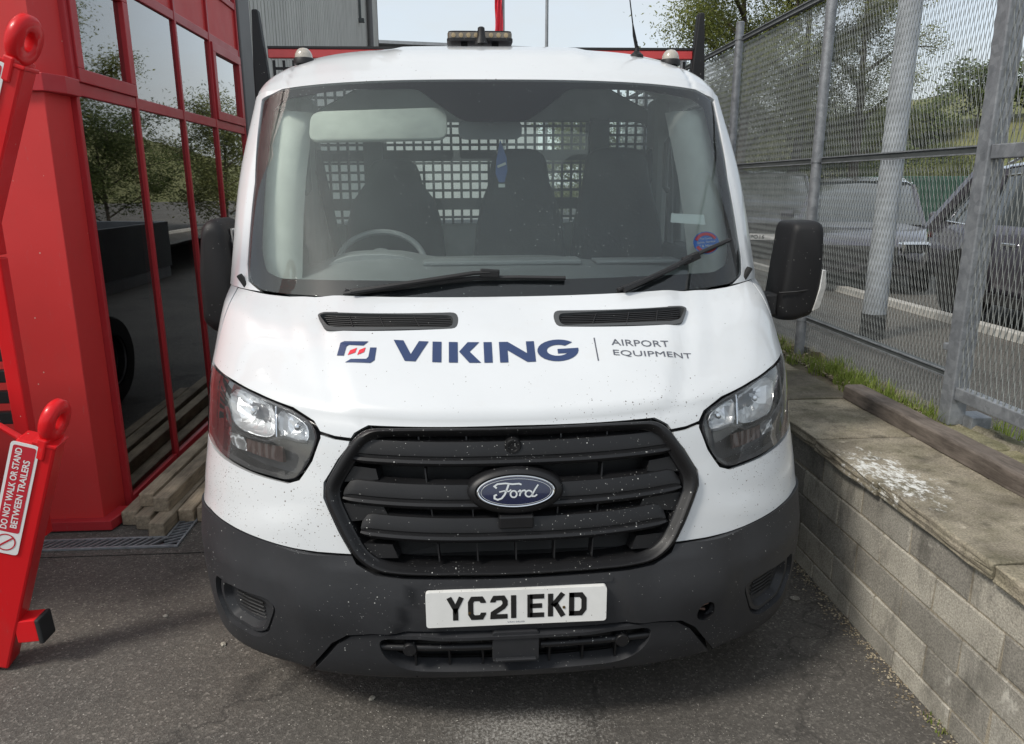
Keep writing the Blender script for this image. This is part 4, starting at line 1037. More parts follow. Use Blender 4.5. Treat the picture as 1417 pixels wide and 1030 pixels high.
# ------------------------------------------------------------------ materials of the yard
def asphalt(name, col=(.060, .056, .052), k=1.0, pale_patch=None):
    m, nt, b = new_mat(name); v = coords(nt)
    big = noise(nt, v, 0.9, 6, .6); agg = node(nt, 'ShaderNodeTexVoronoi'); agg.inputs['Scale'].default_value = 130
    nt.links.new(v, agg.inputs['Vector'])
    sep = node(nt, 'ShaderNodeSeparateColor'); nt.links.new(agg.outputs['Color'], sep.inputs['Color'])
    c = ramp(nt, sep.outputs['Red'], [(0, tuple(x * .55 for x in col)), (.55, col), (.9, tuple(x * 1.7 for x in col)), (1, tuple(x * 3.2 for x in col))])
    c = mix(nt, .55, c, ramp(nt, noise(nt, v, 300, 3), [(.3, tuple(x * .5 for x in col)), (.7, tuple(x * 1.5 for x in col))]))
    c = mix(nt, 1.0, c, ramp(nt, big, [(.3, (.72, .70, .68)), (.5, (1, .98, .95)), (.72, (1.25, 1.2, 1.12))]), 'MULTIPLY')
    dust = noise(nt, mapping(nt, v, loc=(3.3, 1.2, 0)), 2.6, 8, .68)
    c = mix(nt, ramp(nt, dust, [(.56, (0, 0, 0)), (.8, (.30, .30, .30))]), c, (.17, .155, .135))
    c = mix(nt, specks(nt, v, 75, .16, .22, None, None, 2.0, 1.5), c, (.36, .34, .31))
    c = mix(nt, specks(nt, v, 150, .30, .30, None, None, 6.0, 2.5), c, (.24, .225, .20))
    if pale_patch:                                            # local pale speckled patch with a ragged outline
        cx, cy, rx, ry = pale_patch; sx = node(nt, 'ShaderNodeSeparateXYZ'); nt.links.new(v, sx.inputs['Vector'])
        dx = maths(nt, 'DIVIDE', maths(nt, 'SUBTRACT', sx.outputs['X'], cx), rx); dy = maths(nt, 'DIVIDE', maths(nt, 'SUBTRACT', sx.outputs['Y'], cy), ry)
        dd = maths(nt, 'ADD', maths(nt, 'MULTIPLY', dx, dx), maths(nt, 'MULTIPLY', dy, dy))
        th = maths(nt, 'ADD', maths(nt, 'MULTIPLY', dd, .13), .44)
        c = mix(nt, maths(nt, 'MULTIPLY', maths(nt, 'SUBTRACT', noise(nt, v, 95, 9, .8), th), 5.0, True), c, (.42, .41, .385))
    oil = noise(nt, mapping(nt, v, loc=(11.3, 4.2, 0)), 3.4, 5, .5)
    c = mix(nt, ramp(nt, oil, [(.62, (0, 0, 0)), (.72, (.6, .6, .6))]), c, tuple(x * .38 for x in col))
    ce = node(nt, 'ShaderNodeTexVoronoi', feature='DISTANCE_TO_EDGE'); ce.inputs['Scale'].default_value = .55
    wv = node(nt, 'ShaderNodeVectorMath', operation='ADD'); nw = node(nt, 'ShaderNodeTexNoise'); nw.inputs['Scale'].default_value = 5; nw.inputs['Detail'].default_value = 6
    nt.links.new(v, nw.inputs['Vector']); nt.links.new(v, wv.inputs[0]); sc_ = node(nt, 'ShaderNodeVectorMath', operation='SCALE'); sc_.inputs['Scale'].default_value = .35
    nt.links.new(nw.outputs['Color'], sc_.inputs[0]); nt.links.new(sc_.outputs[0], wv.inputs[1]); nt.links.new(wv.outputs[0], ce.inputs['Vector'])
    c = mix(nt, ramp(nt, ce.outputs['Distance'], [(.0, (.55, .55, .55)), (.006, (0, 0, 0))]), c, tuple(x * .3 for x in col))
    nt.links.new(c, b.inputs['Base Color'])
    b.inputs['Roughness'].default_value = .82; b.inputs['Specular IOR Level'].default_value = .35
    h = mix(nt, .5, agg.outputs['Distance'], noise(nt, v, 220, 3))
    bump(nt, b, h, .75, .004)
    return m
def concrete(name, a, bcol, moss=0.0, island=True, stain=None, scale=1.0):
    m, nt, b = new_mat(name); v = coords(nt)
    geo = node(nt, 'ShaderNodeNewGeometry')
    info = node(nt, 'ShaderNodeObjectInfo')
    f = noise(nt, geo.outputs['Position'], 5.0 * scale, 9, .68)
    c = ramp(nt, f, [(.32, a), (.68, bcol)])
    hue = ramp(nt, info.outputs['Random'], [(0, (.62, .61, .60)), (.5, (1, .99, .97)), (1, (1.30, 1.26, 1.18))])
    c = mix(nt, 1.0, c, hue, 'MULTIPLY')
    grain = noise(nt, geo.outputs['Position'], 160, 4, .6)
    c = mix(nt, 1.0, c, ramp(nt, grain, [(.3, (.62, .62, .62)), (.6, (1.05, 1.05, 1.05)), (.75, (1.35, 1.33, 1.28))]), 'MULTIPLY')
    st = noise(nt, mapping(nt, geo.outputs['Position'], scale=(1, 1, .35)), 9.0, 7, .65)
    c = mix(nt, ramp(nt, st, [(.52, (0, 0, 0)), (.70, (.8, .8, .8))]), c, tuple(x * .33 for x in a))
    lim = noise(nt, mapping(nt, geo.outputs['Position'], scale=(1, 1, .6), loc=(7, 3, 1)), 6.5, 8, .7)
    c = mix(nt, ramp(nt, lim, [(.62, (0, 0, 0)), (.72, (.55, .55, .55))]), c, tuple(min(1, x * 1.7 + .05) for x in bcol))
    if moss:
        c = mix(nt, ramp(nt, noise(nt, geo.outputs['Position'], 6.0, 7, .66), [(.45, (0, 0, 0)), (.62, (moss,) * 3)]), c, (.085, .083, .035))
    if stain:
        sx = node(nt, 'ShaderNodeSeparateXYZ'); nt.links.new(geo.outputs['Position'], sx.inputs['Vector'])
        (cx, cy, rx, ry) = stain
        dx = maths(nt, 'DIVIDE', maths(nt, 'SUBTRACT', sx.outputs['X'], cx), rx); dy = maths(nt, 'DIVIDE', maths(nt, 'SUBTRACT', sx.outputs['Y'], cy), ry)
        dd = maths(nt, 'ADD', maths(nt, 'MULTIPLY', dx, dx), maths(nt, 'MULTIPLY', dy, dy))
        spot = noise(nt, mapping(nt, geo.outputs['Position'], scale=(1.0, .6, 1)), 42, 8, .72)
        th = maths(nt, 'ADD', maths(nt, 'MULTIPLY', dd, .14), .43)
        c = mix(nt, maths(nt, 'MULTIPLY', maths(nt, 'SUBTRACT', spot, th), 9.0, True), c, (.66, .66, .63))
    nt.links.new(c, b.inputs['Base Color']); b.inputs['Roughness'].default_value = .9; b.inputs['Specular IOR Level'].default_value = .3
    bump(nt, b, mix(nt, .45, grain, f), .8, .008)
    return m
def wood(name, a, bcol, axis=(1, .12, 1)):
    m, nt, b = new_mat(name); v = coords(nt); info = node(nt, 'ShaderNodeObjectInfo')
    g = noise(nt, mapping(nt, v, scale=axis), 55, 9, .72, .6); f = noise(nt, v, 7, 6)
    c = mix(nt, .5, ramp(nt, g, [(.38, tuple(x * .7 for x in a)), (.62, bcol)]), ramp(nt, f, [(.3, tuple(x * .6 for x in a)), (.7, bcol)]))
    c = mix(nt, 1, c, ramp(nt, info.outputs['Random'], [(0, (.7, .7, .7)), (1, (1.25, 1.2, 1.15))]), 'MULTIPLY')
    nt.links.new(c, b.inputs['Base Color']); b.inputs['Roughness'].default_value = .82
    bump(nt, b, g, .6, .003); return m
def galv(name='galvanised_steel'):
    m, nt, b = new_mat(name); v = coords(nt)
    vo = node(nt, 'ShaderNodeTexVoronoi'); vo.inputs['Scale'].default_value = 38; nt.links.new(v, vo.inputs['Vector'])
    sep = node(nt, 'ShaderNodeSeparateColor'); nt.links.new(vo.outputs['Color'], sep.inputs['Color'])
    c = mix(nt, .5, ramp(nt, sep.outputs['Red'], [(0, (.17, .18, .195)), (1, (.31, .325, .345))]), ramp(nt, noise(nt, v, 14, 8, .7), [(.32, (.13, .14, .155)), (.68, (.37, .39, .41))]))
    nt.links.new(c, b.inputs['Base Color']); b.inputs['Roughness'].default_value = .55; b.inputs['Metallic'].default_value = .45
    return m
def red_clad(name, col, rough=.42):
    m, nt, b = new_mat(name); v = coords(nt)
    c = ramp(nt, noise(nt, v, 1.3, 5), [(.3, tuple(x * .92 for x in col)), (.7, tuple(min(1, x * 1.08) for x in col))])
    d = noise(nt, mapping(nt, v, scale=(1, 1, .3)), 9, 8, .7)
    c = mix(nt, ramp(nt, d, [(.55, (0, 0, 0)), (.8, (.18,) * 3)]), c, (.26, .09, .075))
    c = mix(nt, specks(nt, v, 30, .05, .12, None, None, 1.0), c, (.55, .35, .3))
    scr = noise(nt, mapping(nt, v, scale=(3, 3, .6), rot=(.4, .7, .2)), 26, 8, .75)
    c = mix(nt, ramp(nt, scr, [(.62, (0, 0, 0)), (.68, (.55,) * 3)]), c, tuple(min(1, x * .55 + .10) for x in col))
    rr_ = node(nt, 'ShaderNodeMapRange'); rr_.inputs['To Min'].default_value = rough - .10; rr_.inputs['To Max'].default_value = rough + .22
    nt.links.new(noise(nt, v, 5, 6), rr_.inputs['Value']); nt.links.new(rr_.outputs['Result'], b.inputs['Roughness'])
    nt.links.new(c, b.inputs['Base Color']); b.inputs['Coat Weight'].default_value = .10; b.inputs['Specular IOR Level'].default_value = .22
    bump(nt, b, noise(nt, v, 2.2, 2), .05, .02)
    return m
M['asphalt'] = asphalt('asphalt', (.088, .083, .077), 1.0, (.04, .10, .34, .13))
M['asphalt2'] = asphalt('asphalt_apron', (.092, .087, .081))
M['road'] = asphalt('car_park_tarmac', (.105, .10, .092))
M['block'] = concrete('concrete_block', (.30, .285, .25), (.46, .44, .39))
M['mortar'] = concrete('mortar', (.20, .18, .145), (.36, .325, .265))
M['coping'] = concrete('coping_slab', (.165, .145, .112), (.37, .332, .262), .30, True, (1.43, .56, .13, .30))
M['rough_conc'] = concrete('rough_concrete', (.13, .12, .095), (.25, .23, .18), .4)
M['moss_slab'] = concrete('mossy_slab', (.15, .14, .085), (.28, .26, .17), .75)
M['sleeper'] = wood('brown_sleeper', (.10, .078, .063), (.25, .21, .18))
M['timber'] = wood('weathered_timber', (.22, .18, .13), (.46, .39, .29))
M['galv'] = galv()
M['mesh_steel'] = plain('mesh_steel', (.26, .27, .258), .5, .35, .18, 12)
M['rail'] = plain('fence_rail', (.10, .11, .11), .55, .5, .25)
M['red_clad'] = red_clad('red_cladding', (.56, .040, .040))
M['red_frame'] = red_clad('red_window_frame', (.40, .028, .035), .30)
M['trailer_red'] = red_clad('trailer_red', (.60, .012, .016), .28)
M['office_glass'] = glass('office_glass', (.45, .49, .49), 0, False, 2.7)
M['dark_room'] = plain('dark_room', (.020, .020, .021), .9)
M['grey_clad'] = plain('grey_flashing', (.13, .125, .125), .5, .1, .1, 3)
M['sign_white'] = plain('sign_white', (.74, .74, .73), .4, 0, .05)
M['sign_red'] = plain('sign_red', (.50, .02, .035), .4, 0, .06)
def board_mat():
    m, nt, b = new_mat('grey_boarding'); v = coords(nt)
    g = noise(nt, mapping(nt, v, scale=(1, 6, .25)), 6, 8, .7)
    c = ramp(nt, g, [(.3, (.42, .415, .39)), (.7, (.66, .65, .61))])
    c = mix(nt, ramp(nt, noise(nt, mapping(nt, v, scale=(1, 3, .5)), 2.0, 6, .7), [(.5, (0, 0, 0)), (.8, (.5,) * 3)]), c, (.20, .195, .18))
    nt.links.new(c, b.inputs['Base Color']); b.inputs['Roughness'].default_value = .85; return m
M['boards'] = board_mat()

# ------------------------------------------------------------------ ground
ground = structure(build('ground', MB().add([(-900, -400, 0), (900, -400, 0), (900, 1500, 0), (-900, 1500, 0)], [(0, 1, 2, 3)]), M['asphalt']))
apron = structure(build('pavement', MB().add([(-9, 1.365, .004), (-.3, 1.365, .004), (-.3, 30, .004), (-9, 30, .004)], [(0, 1, 2, 3)]), M['asphalt2']))
# raised ground behind the retaining wall: bed, then the car park
bank = MB()
prof = [(1.80, .60), (1.95, .615), (2.06, .60), (2.5, .42), (3.0, .30), (60, .30)]
ys = [-8 + k * .5 for k in range(0, 60)] + [25, 40, 70]
rs = random.Random(3); rows_ = []
for y in ys: rows_.append([(x, y, z + (rs.uniform(-.012, .012) if x < 2.6 else 0)) for x, z in prof])
bank.loops(rows_, closed=False)
def soil_mat():
    m, nt, b = new_mat('bed_soil'); v = coords(nt)
    f = noise(nt, v, 9, 9, .7); c = ramp(nt, f, [(.3, (.075, .060, .040)), (.55, (.18, .15, .105)), (.75, (.32, .28, .21))])
    c = mix(nt, ramp(nt, noise(nt, v, 4, 6), [(.5, (0, 0, 0)), (.65, (.6,) * 3)]), c, (.075, .085, .025))
    nt.links.new(c, b.inputs['Base Color']); b.inputs['Roughness'].default_value = .95; bump(nt, b, noise(nt, v, 60, 6, .7), .8, .012); return m
M['soil'] = soil_mat()
car_park = structure(build('terrain', bank, M['road'], smooth=True))
structure(build('planting_bed', MB().loops([[(x, y, z + .006 + rs.uniform(0, .016)) for x, z in ((1.79, .604), (1.86, .618), (1.95, .622), (2.03, .615), (2.12, .585), (2.4, .475), (2.62, .402))] for y in [-4 + k * .16 for k in range(100)]], closed=False), M['soil'], smooth=True))

# ------------------------------------------------------------------ retaining wall
wall = thing('block_wall', 'low retaining wall of grey concrete blocks with flat coping slabs beside the van', 'wall', (1.46, 1.5, 0))
build('mortar_core', MB().box((1.4625, 1.6, .285), (.19, 6.2, .575)), M['mortar'], wall)
BL, BH, GAP = .312, .125, .007
variants = []
for k in range(6):
    bm = bmesh.new(); rv = random.Random(40 + k)
    bmesh.ops.create_cube(bm, size=1.0)
    for v_ in bm.verts: v_.co = Vector((v_.co.x * .10, v_.co.y * (BL - GAP), v_.co.z * (BH - GAP)))
    bmesh.ops.bevel(bm, geom=[e for e in bm.edges], offset=.004, segments=1, affect='EDGES')
    for v_ in bm.verts: v_.co += Vector((rv.uniform(-.0015, .0015), rv.uniform(-.003, .003), rv.uniform(-.0025, .0025)))
    me = bpy.data.meshes.new('block'); bm.to_mesh(me); bm.free(); me.materials.append(M['block']); variants.append(me)
rv = random.Random(9)
for c_ in range(5):
    zc = .575 - BH / 2 - c_ * BH
    y = -1.42 + (BL / 2 if c_ % 2 else 0) + .02
    while y < 4.6:
        o = link('block', rv.choice(variants), None, wall)
        o.location = (1.414 + rv.uniform(-.003, .003), y, zc); o.rotation_euler = (rv.uniform(-.006, .006), 0, rv.uniform(-.008, .008)); y += BL
joints = [-1.5, -.72, -.10, .50, .975, 1.56, 2.15, 2.75, 3.35, 3.95, 4.6]
for a, b_ in zip(joints[:-1], joints[1:]):
    bm = bmesh.new(); bmesh.ops.create_cube(bm, size=1.0)
    for v_ in bm.verts: v_.co = Vector((v_.co.x * .47, v_.co.y * (b_ - a - .010), v_.co.z * .055))
    bmesh.ops.subdivide_edges(bm, edges=[e for e in bm.edges], cuts=5, use_grid_fill=True)
    for v_ in bm.verts:
        if v_.co.x < -.2: v_.co.x += rv.uniform(-.007, .004)
        v_.co.z += rv.uniform(-.0018, .0018)
    me = bpy.data.meshes.new('coping_slab'); bm.to_mesh(me); bm.free(); me.materials.append(M['coping'])
    o = link('coping_slab', me, None, wall); o.location = (1.574 + rv.uniform(-.008, .008), (a + b_) / 2, .606 + rv.uniform(-.004, .004)); o.rotation_euler = (rv.uniform(-.006, .006), rv.uniform(-.006, .006), rv.uniform(-.008, .008))
    m = o.modifiers.new('bevel', 'BEVEL'); m.width = .004; m.segments = 1; m.limit_method = 'ANGLE'; m.angle_limit = R(50)
sl = MB(); rings = []
for k in range(15):
    t = k / 14; y = 1.56 - 1.75 * t; dz = rv.uniform(-.002, .002); dx = rv.uniform(-.002, .002)
    rings.append([(1.752 + dx, y, .637), (1.752 + dx, y, .700 + dz), (1.762 + dx, y, .708 + dz), (1.842 + dx, y, .708 + dz), (1.850, y, .698), (1.850, y, .637)])
tag(recentre(build('timber_sleeper', sl.loops(rings, True, True), M['sleeper'], bevel=.003), (1.80, .7, .64)), 'long dark brown timber lying on the coping slabs', 'timber')
slabm = MB()
for (a, b_, x0, x1) in ((.25, .72, 1.86, 2.14), (.735, 1.20, 1.87, 2.12)):
    s_ = build('paving_slab', MB().box(((x0 + x1) / 2, (a + b_) / 2, .634), (x1 - x0, b_ - a, .05)), M['moss_slab'], bevel=.008); recentre(s_, ((x0 + x1) / 2, (a + b_) / 2, .61))
    tag(s_, 'mossy stone slab nearest the camera behind the sleeper' if a < .5 else 'mossy stone slab at the foot of the steel gate', 'slab')
edge_mb = MB(); rr = []
for k in range(90):
    y = -1 + k * .11; j = lambda s=.018: rv.uniform(-s, s)
    rr.append([(1.975 + j(.03), y, .60), (1.985 + j(.03), y, .645 + j(.02)), (2.01 + j(.03), y, .675 + j(.03)), (2.06 + j(.03), y, .665 + j(.03)), (2.09, y, .55)])
tag(recentre(build('kerb_edging', edge_mb.loops(rr, True, True, closed=False), M['rough_conc'], smooth=True, angle=25), (2.03, 3, .6)), 'rough broken concrete edging under the mesh fence', 'edging')

# ------------------------------------------------------------------ expanded-metal fence
def expanded(y0, y1, z0, z1, x, p=.0140, h=.040, w=.0023, t=.0016, bonds=True):
    mb = MB(); n = int((y1 - y0) / p); m = int((z1 - z0) / h)
    V = []; F = []
    for i in range(n + 1):
        yb = y0 + i * p; base = len(V); rings = []
        for k in range(m + 1):
            s = 1 if (k + i) % 2 else -1; y = yb + s * (p / 2 - .0006); z = z0 + k * h; xo = x + s * .0026
            if bonds:
                rings += [(xo, y, z - .0050, w * 1.25, t * 1.7), (xo, y, z + .0050, w * 1.25, t * 1.7)]
                if k < m: rings.append((x, yb, z + h / 2, w * .85, t * .8))
            else: rings.append((xo, y, z, w, t))
        for (xo, y, z, w_, t_) in rings:
            ya = max(y0, min(y1, y))
            V += [(xo - t_, ya - w_ / 2, z - .0015), (xo - t_ * .3, ya + w_ / 2, z + .0015), (xo + t_, ya + w_ / 2, z + .0015), (xo + t_ * .3, ya - w_ / 2, z - .0015)]
        for k in range(len(rings) - 1):
            a = base + k * 4; b_ = a + 4
            for q in range(4): F.append((a + q, a + (q + 1) % 4, b_ + (q + 1) % 4, b_ + q))
    return mb.add(V, F)
FX = 2.003
fence = thing('mesh_fence', 'tall galvanised mesh fence on round steel posts above the retaining wall', 'fence', (FX, 4.0, .6))
for a, b_ in ((1.10, 2.52), (2.52, 3.97), (3.97, 5.42), (5.42, 6.87), (6.87, 8.32)):
    far = a > 5.4
    stuff(build('mesh_panel', expanded(a, b_, .66, 2.735, FX, bonds=not far), M['mesh_steel'], fence, fix=False))
    for z, hgt in ((.868, .030), (1.812, .034), (2.735, .030)):
        build('fence_rail', MB().box((FX - .012, (a + b_) / 2, z), (.03, b_ - a, hgt)), M['rail'], fence)
        build('rail_edge', MB().box((FX - .030, (a + b_) / 2, z + hgt / 2 - .002), (.006, b_ - a, .006)).box((FX - .030, (a + b_) / 2, z - hgt / 2 + .002), (.006, b_ - a, .006)), M['galv'], fence)
for y in (2.52, 3.97, 5.42, 6.87, 8.32):
    po = build('fence_post', MB().tube([(FX - .045, y, .58), (FX - .045, y, 2.84)], .030, 16), M['galv'], fence, smooth=True, angle=50)
    build('post_cap', MB().lathe([(0, .0315), (.008, .031), (.012, .024)], (FX - .045, y, 2.84), 'z', 16), M['galv'], po, smooth=True)
    for z in (.868, 1.812, 2.735):
        build('post_clip', MB().lathe([(-.012, .034), (.012, .034)], (FX - .045, y, z), 'z', 16), M['galv'], po, smooth=True)
gate = thing('steel_gate', 'galvanised square-tube steel gate with coarse mesh at the right edge', 'gate', (1.99, .3, .65))
gx = 1.985
build('gate_stile', MB().bar((gx, 1.07, .66), (gx, 1.07, 2.9), .075, .075, (0, 1, 0)), M['galv'], gate, bevel=.005)
build('gate_stile', MB().bar((gx, -.70, .66), (gx, -.70, 2.9), .06, .06, (0, 1, 0)), M['galv'], gate, bevel=.005)
for z, hh in ((.805, .055), (1.80, .055), (2.86, .05)):
    build('gate_rail', MB().bar((gx - .004, 1.03, z), (gx - .004, -.67, z), .05, hh), M['galv'], gate, bevel=.004)
stuff(build('gate_mesh', expanded(-.66, 1.03, .83, 2.83, gx - .02, .0165, .055, .0034, .0020), M['mesh_steel'], gate, fix=False))
build('gate_plate', MB().box((gx + .075, 1.03, .68), (.09, .10, .06)), M['galv'], gate, bevel=.004)
build('hinge_lug', MB().box((gx - .02, 1.12, .99), (.03, .05, .03)), M['galv'], gate, bevel=.004)

# grass, dead leaves and gravel in the bed
def blades(spots, n, h, spread, seed):
    mb = MB(); rg = random.Random(seed)
    for (x, y, z, k) in spots:
        for _ in range(int(n * k)):
            a = rg.uniform(0, 6.28); r = spread * math.sqrt(rg.random()); px = x + r * math.cos(a); py = y + r * math.sin(a)
            hh = h * rg.uniform(.35, 1.1) * (1.2 - r / spread * .6); la = rg.uniform(0, 6.28); lean = rg.uniform(.1, .8) * hh; w = rg.uniform(.0018, .0035)
            wx, wy = -math.sin(la) * w, math.cos(la) * w; lx, ly = math.cos(la) * lean, math.sin(la) * lean
            mb.add([(px - wx, py - wy, z), (px + wx, py + wy, z), (px + lx * .4 + wx * .7, py + ly * .4 + wy * .7, z + hh * .6), (px + lx * .4 - wx * .7, py + ly * .4 - wy * .7, z + hh * .6), (px + lx, py + ly, z + hh)], [(0, 1, 2, 3), (3, 2, 4)])
    return mb
def leafmat(name, a, b_, sub=.25):
    m, nt, b = new_mat(name); geo = node(nt, 'ShaderNodeNewGeometry')
    c = ramp(nt, geo.outputs['Random Per Island'], [(0, a), (1, b_)]); nt.links.new(c, b.inputs['Base Color'])
    b.inputs['Roughness'].default_value = .6; b.inputs['Specular IOR Level'].default_value = .3
    tr = node(nt, 'ShaderNodeBsdfTranslucent'); nt.links.new(c, tr.inputs['Color']); ms = node(nt, 'ShaderNodeMixShader'); ms.inputs['Fac'].default_value = sub
    out = nt.nodes['Material Output']; nt.links.new(b.outputs[0], ms.inputs[1]); nt.links.new(tr.outputs[0], ms.inputs[2]); nt.links.new(ms.outputs[0], out.inputs['Surface']); return m
M['grass'] = leafmat('grass_blade', (.13, .19, .03), (.30, .36, .09), .45)
M['dry'] = leafmat('dry_litter', (.12, .09, .055), (.46, .40, .29), .1)
tufts = [(1.95, 2.00, .63, 1.3), (1.93, 1.84, .63, 1.0), (1.97, 1.72, .63, .8), (1.95, 1.55, .63, .7), (1.90, 1.42, .63, .5), (1.98, 1.36, .63, .5), (1.94, 2.24, .63, .6), (2.01, 2.10, .64, .9), (1.90, 2.60, .63, .5), (1.96, 2.85, .63, .5), (1.98, 1.20, .63, .4), (1.92, 1.24, .63, .35), (1.90, 3.2, .63, .6), (1.95, 3.7, .63, .7), (1.88, 2.34, .63, .4), (1.90, 2.08, .63, .8), (1.89, 1.70, .63, .5), (1.97, 1.48, .63, .6), (1.93, 1.10, .64, .35), (2.00, 1.85, .64, .8), (2.16, .98, .62, .4), (2.18, .6, .62, .5)]
stuff(tag(build('grass', blades(tufts, 180, .10, .085, 5), M['grass'], fix=False), 'bright green grass tufts growing along the fence foot', 'grass'))
lit = MB(); rg = random.Random(11)
for _ in range(7000):
    x = rg.uniform(1.86, 2.12); y = rg.uniform(.9, 4.2); z = .640 + rg.uniform(0, .012) - max(0, x - 2.03) * .35; s_ = rg.uniform(.005, .018); a = rg.uniform(0, 6.28); e = rg.uniform(-.5, .5)
    ca, sa = math.cos(a) * s_, math.sin(a) * s_; q = rg.uniform(.25, .8)
    lit.add([(x - ca, y - sa, z - e * s_), (x + sa * q, y - ca * q, z), (x + ca, y + sa, z + e * s_), (x - sa * q, y + ca * q, z + .002)], [(0, 1, 2, 3)])
stuff(tag(build('leaf_litter', lit, M['dry'], fix=False), 'dry leaves and grit lying in the bed below the fence', 'leaf litter'))
base_lit = MB()
for _ in range(900):
    t = rg.random() ** 1.0; y = rg.uniform(-.4, 1.3); x = 1.362 - abs(rg.gauss(0, .035)) - .002; z = .003; s_ = rg.uniform(.002, .007); a = rg.uniform(0, 6.28); q = rg.uniform(.3, .9); ca, sa = math.cos(a) * s_, math.sin(a) * s_
    base_lit.add([(x - ca, y - sa, z), (x + sa * q, y - ca * q, z), (x + ca, y + sa, z), (x - sa * q, y + ca * q, z), (x, y, z + s_ * .6)], [(0, 1, 4), (1, 2, 4), (2, 3, 4), (3, 0, 4)])
stuff(tag(build('grit', base_lit, M['dry'], fix=False), 'grit and leaf crumbs along the foot of the block wall', 'grit'))
stuff(tag(build('weeds', blades([(1.345, -.02, 0, .3), (1.35, .05, 0, .22), (1.34, -.10, 0, .25)], 60, .03, .03, 8), M['grass'], fix=False), 'small weeds at the foot of the block wall', 'weeds'))
gs = MB(); rg2 = random.Random(77)
for _ in range(1500):
    x = rg2.uniform(-2.2, 1.35); y = rg2.uniform(-.45, 1.6); s_ = rg2.uniform(.0012, .0034) * (1.6 if rg2.random() < .06 else 1); a = rg2.uniform(0, 6.28); q = rg2.uniform(.5, 1); ca, sa = math.cos(a) * s_, math.sin(a) * s_; z = .0045 if y > 1.365 else .0005
    gs.add([(x - ca, y - sa, z), (x + sa * q, y - ca * q, z), (x + ca, y + sa, z), (x - sa * q, y + ca * q, z), (x + ca * .2, y + sa * .2, z + s_ * .8)], [(0, 1, 4), (1, 2, 4), (2, 3, 4), (3, 0, 4)])
stuff(tag(build('loose_chippings', gs, leafmat('chippings', (.12, .11, .10), (.46, .43, .38), .0), fix=False), 'tiny loose stone chippings scattered over the tarmac', 'chippings'))
def pebble(loc, s_, seed, label):
    bm = bmesh.new(); bmesh.ops.create_icosphere(bm, subdivisions=2, radius=1); rp_ = random.Random(seed)
    for v_ in bm.verts: v_.co = Vector((v_.co.x * s_ * 1.3, v_.co.y * s_, v_.co.z * s_ * .6)) * rp_.uniform(.78, 1.1)
    me = bpy.data.meshes.new('stone'); bm.to_mesh(me); bm.free(); me.materials.append(M['block'])
    o = link('stone', me); o.location = (loc[0], loc[1], s_ * .45); o.rotation_euler = (0, 0, seed); tag(o, label, 'stone', 'loose stones')
pebble((1.215, .78, 0), .016, 3, 'pale pebble lying between the van corner and the block wall')
pebble((-.467, .275, 0), .010, 4, 'pale pebble under the front bumper')
pebble((-1.06, .62, 0), .010, 5, 'small dark stone left of the bumper corner')
pebble((-1.35, .83, 0), .009, 6, 'small dark stone between the trailer and the van')

# ------------------------------------------------------------------ red building on the left
office = thing('red_office_building', 'red clad office building with tall red-framed windows on the left', 'building', (-2.6, 3, 0))
FXL = -1.911
cl = build('corner_column', MB().loops([[(-4.2, 1.66, 0), (-1.955, 1.66, 0), (-1.935, 1.86, 0), (-4.2, 1.86, 0)], [(-4.2, 1.66, 2.075), (-1.945, 1.66, 2.075), (-1.93, 1.86, 2.075), (-4.2, 1.86, 2.075)]], True, True), M['red_clad'], office, bevel=.004)
build('column_upper', MB().loops([[(-4.2, 1.70, 2.148), (-1.985, 1.70, 2.148), (-1.926, 1.875, 2.148), (-4.2, 1.875, 2.148)], [(-4.2, 1.70, 7), (-1.985, 1.70, 7), (-1.926, 1.875, 7), (-4.2, 1.875, 7)]], True, True), M['red_clad'], office)
build('column_band', MB().loops([[(-4.2, 1.635, 2.072), (-1.93, 1.635, 2.072), (-1.885, 1.74, 2.072), (-1.885, 1.87, 2.072), (-4.2, 1.87, 2.072)], [(-4.2, 1.635, 2.148), (-1.93, 1.635, 2.148), (-1.885, 1.74, 2.148), (-1.885, 1.87, 2.148), (-4.2, 1.87, 2.148)]], True, True), M['red_frame'], office, bevel=.004)
build('column_plinth', MB().loops([[(-4.2, 1.615, .012), (-1.90, 1.615, .012), (-1.87, 1.80, .012), (-4.2, 1.80, .012)], [(-4.2, 1.615, .062), (-1.90, 1.615, .062), (-1.87, 1.80, .062), (-4.2, 1.80, .062)]], True, True), M['red_frame'], office, bevel=.004)
ymul = [1.875, 2.545, 3.265, 3.925, 4.66]
zt = [(.03, .080), (2.082, 2.142), (2.672, 2.728), (3.02, 3.07), (3.62, 3.69), (4.9, 4.97)]
for y in ymul:
    build('mullion', MB().box((FXL - .010, y, 2.53), (.036, .030, 5.02)), M['red_frame'], office, bevel=.004)
    build('mullion_bead', MB().box((FXL - .007, y + .020, 2.53), (.012, .011, 5.0)), M['rubber'], office)
for a, b_ in zt:
    for y0, y1 in zip(ymul[:-1], ymul[1:]):
        build('transom', MB().box((FXL - .012, (y0 + y1) / 2, (a + b_) / 2), (.034, y1 - y0 - .030, b_ - a)), M['red_frame'], office, bevel=.004)
build('window_sill', MB().box((FXL + .02, 3.27, .02), (.12, 2.8, .035)), M['red_frame'], office, bevel=.004)
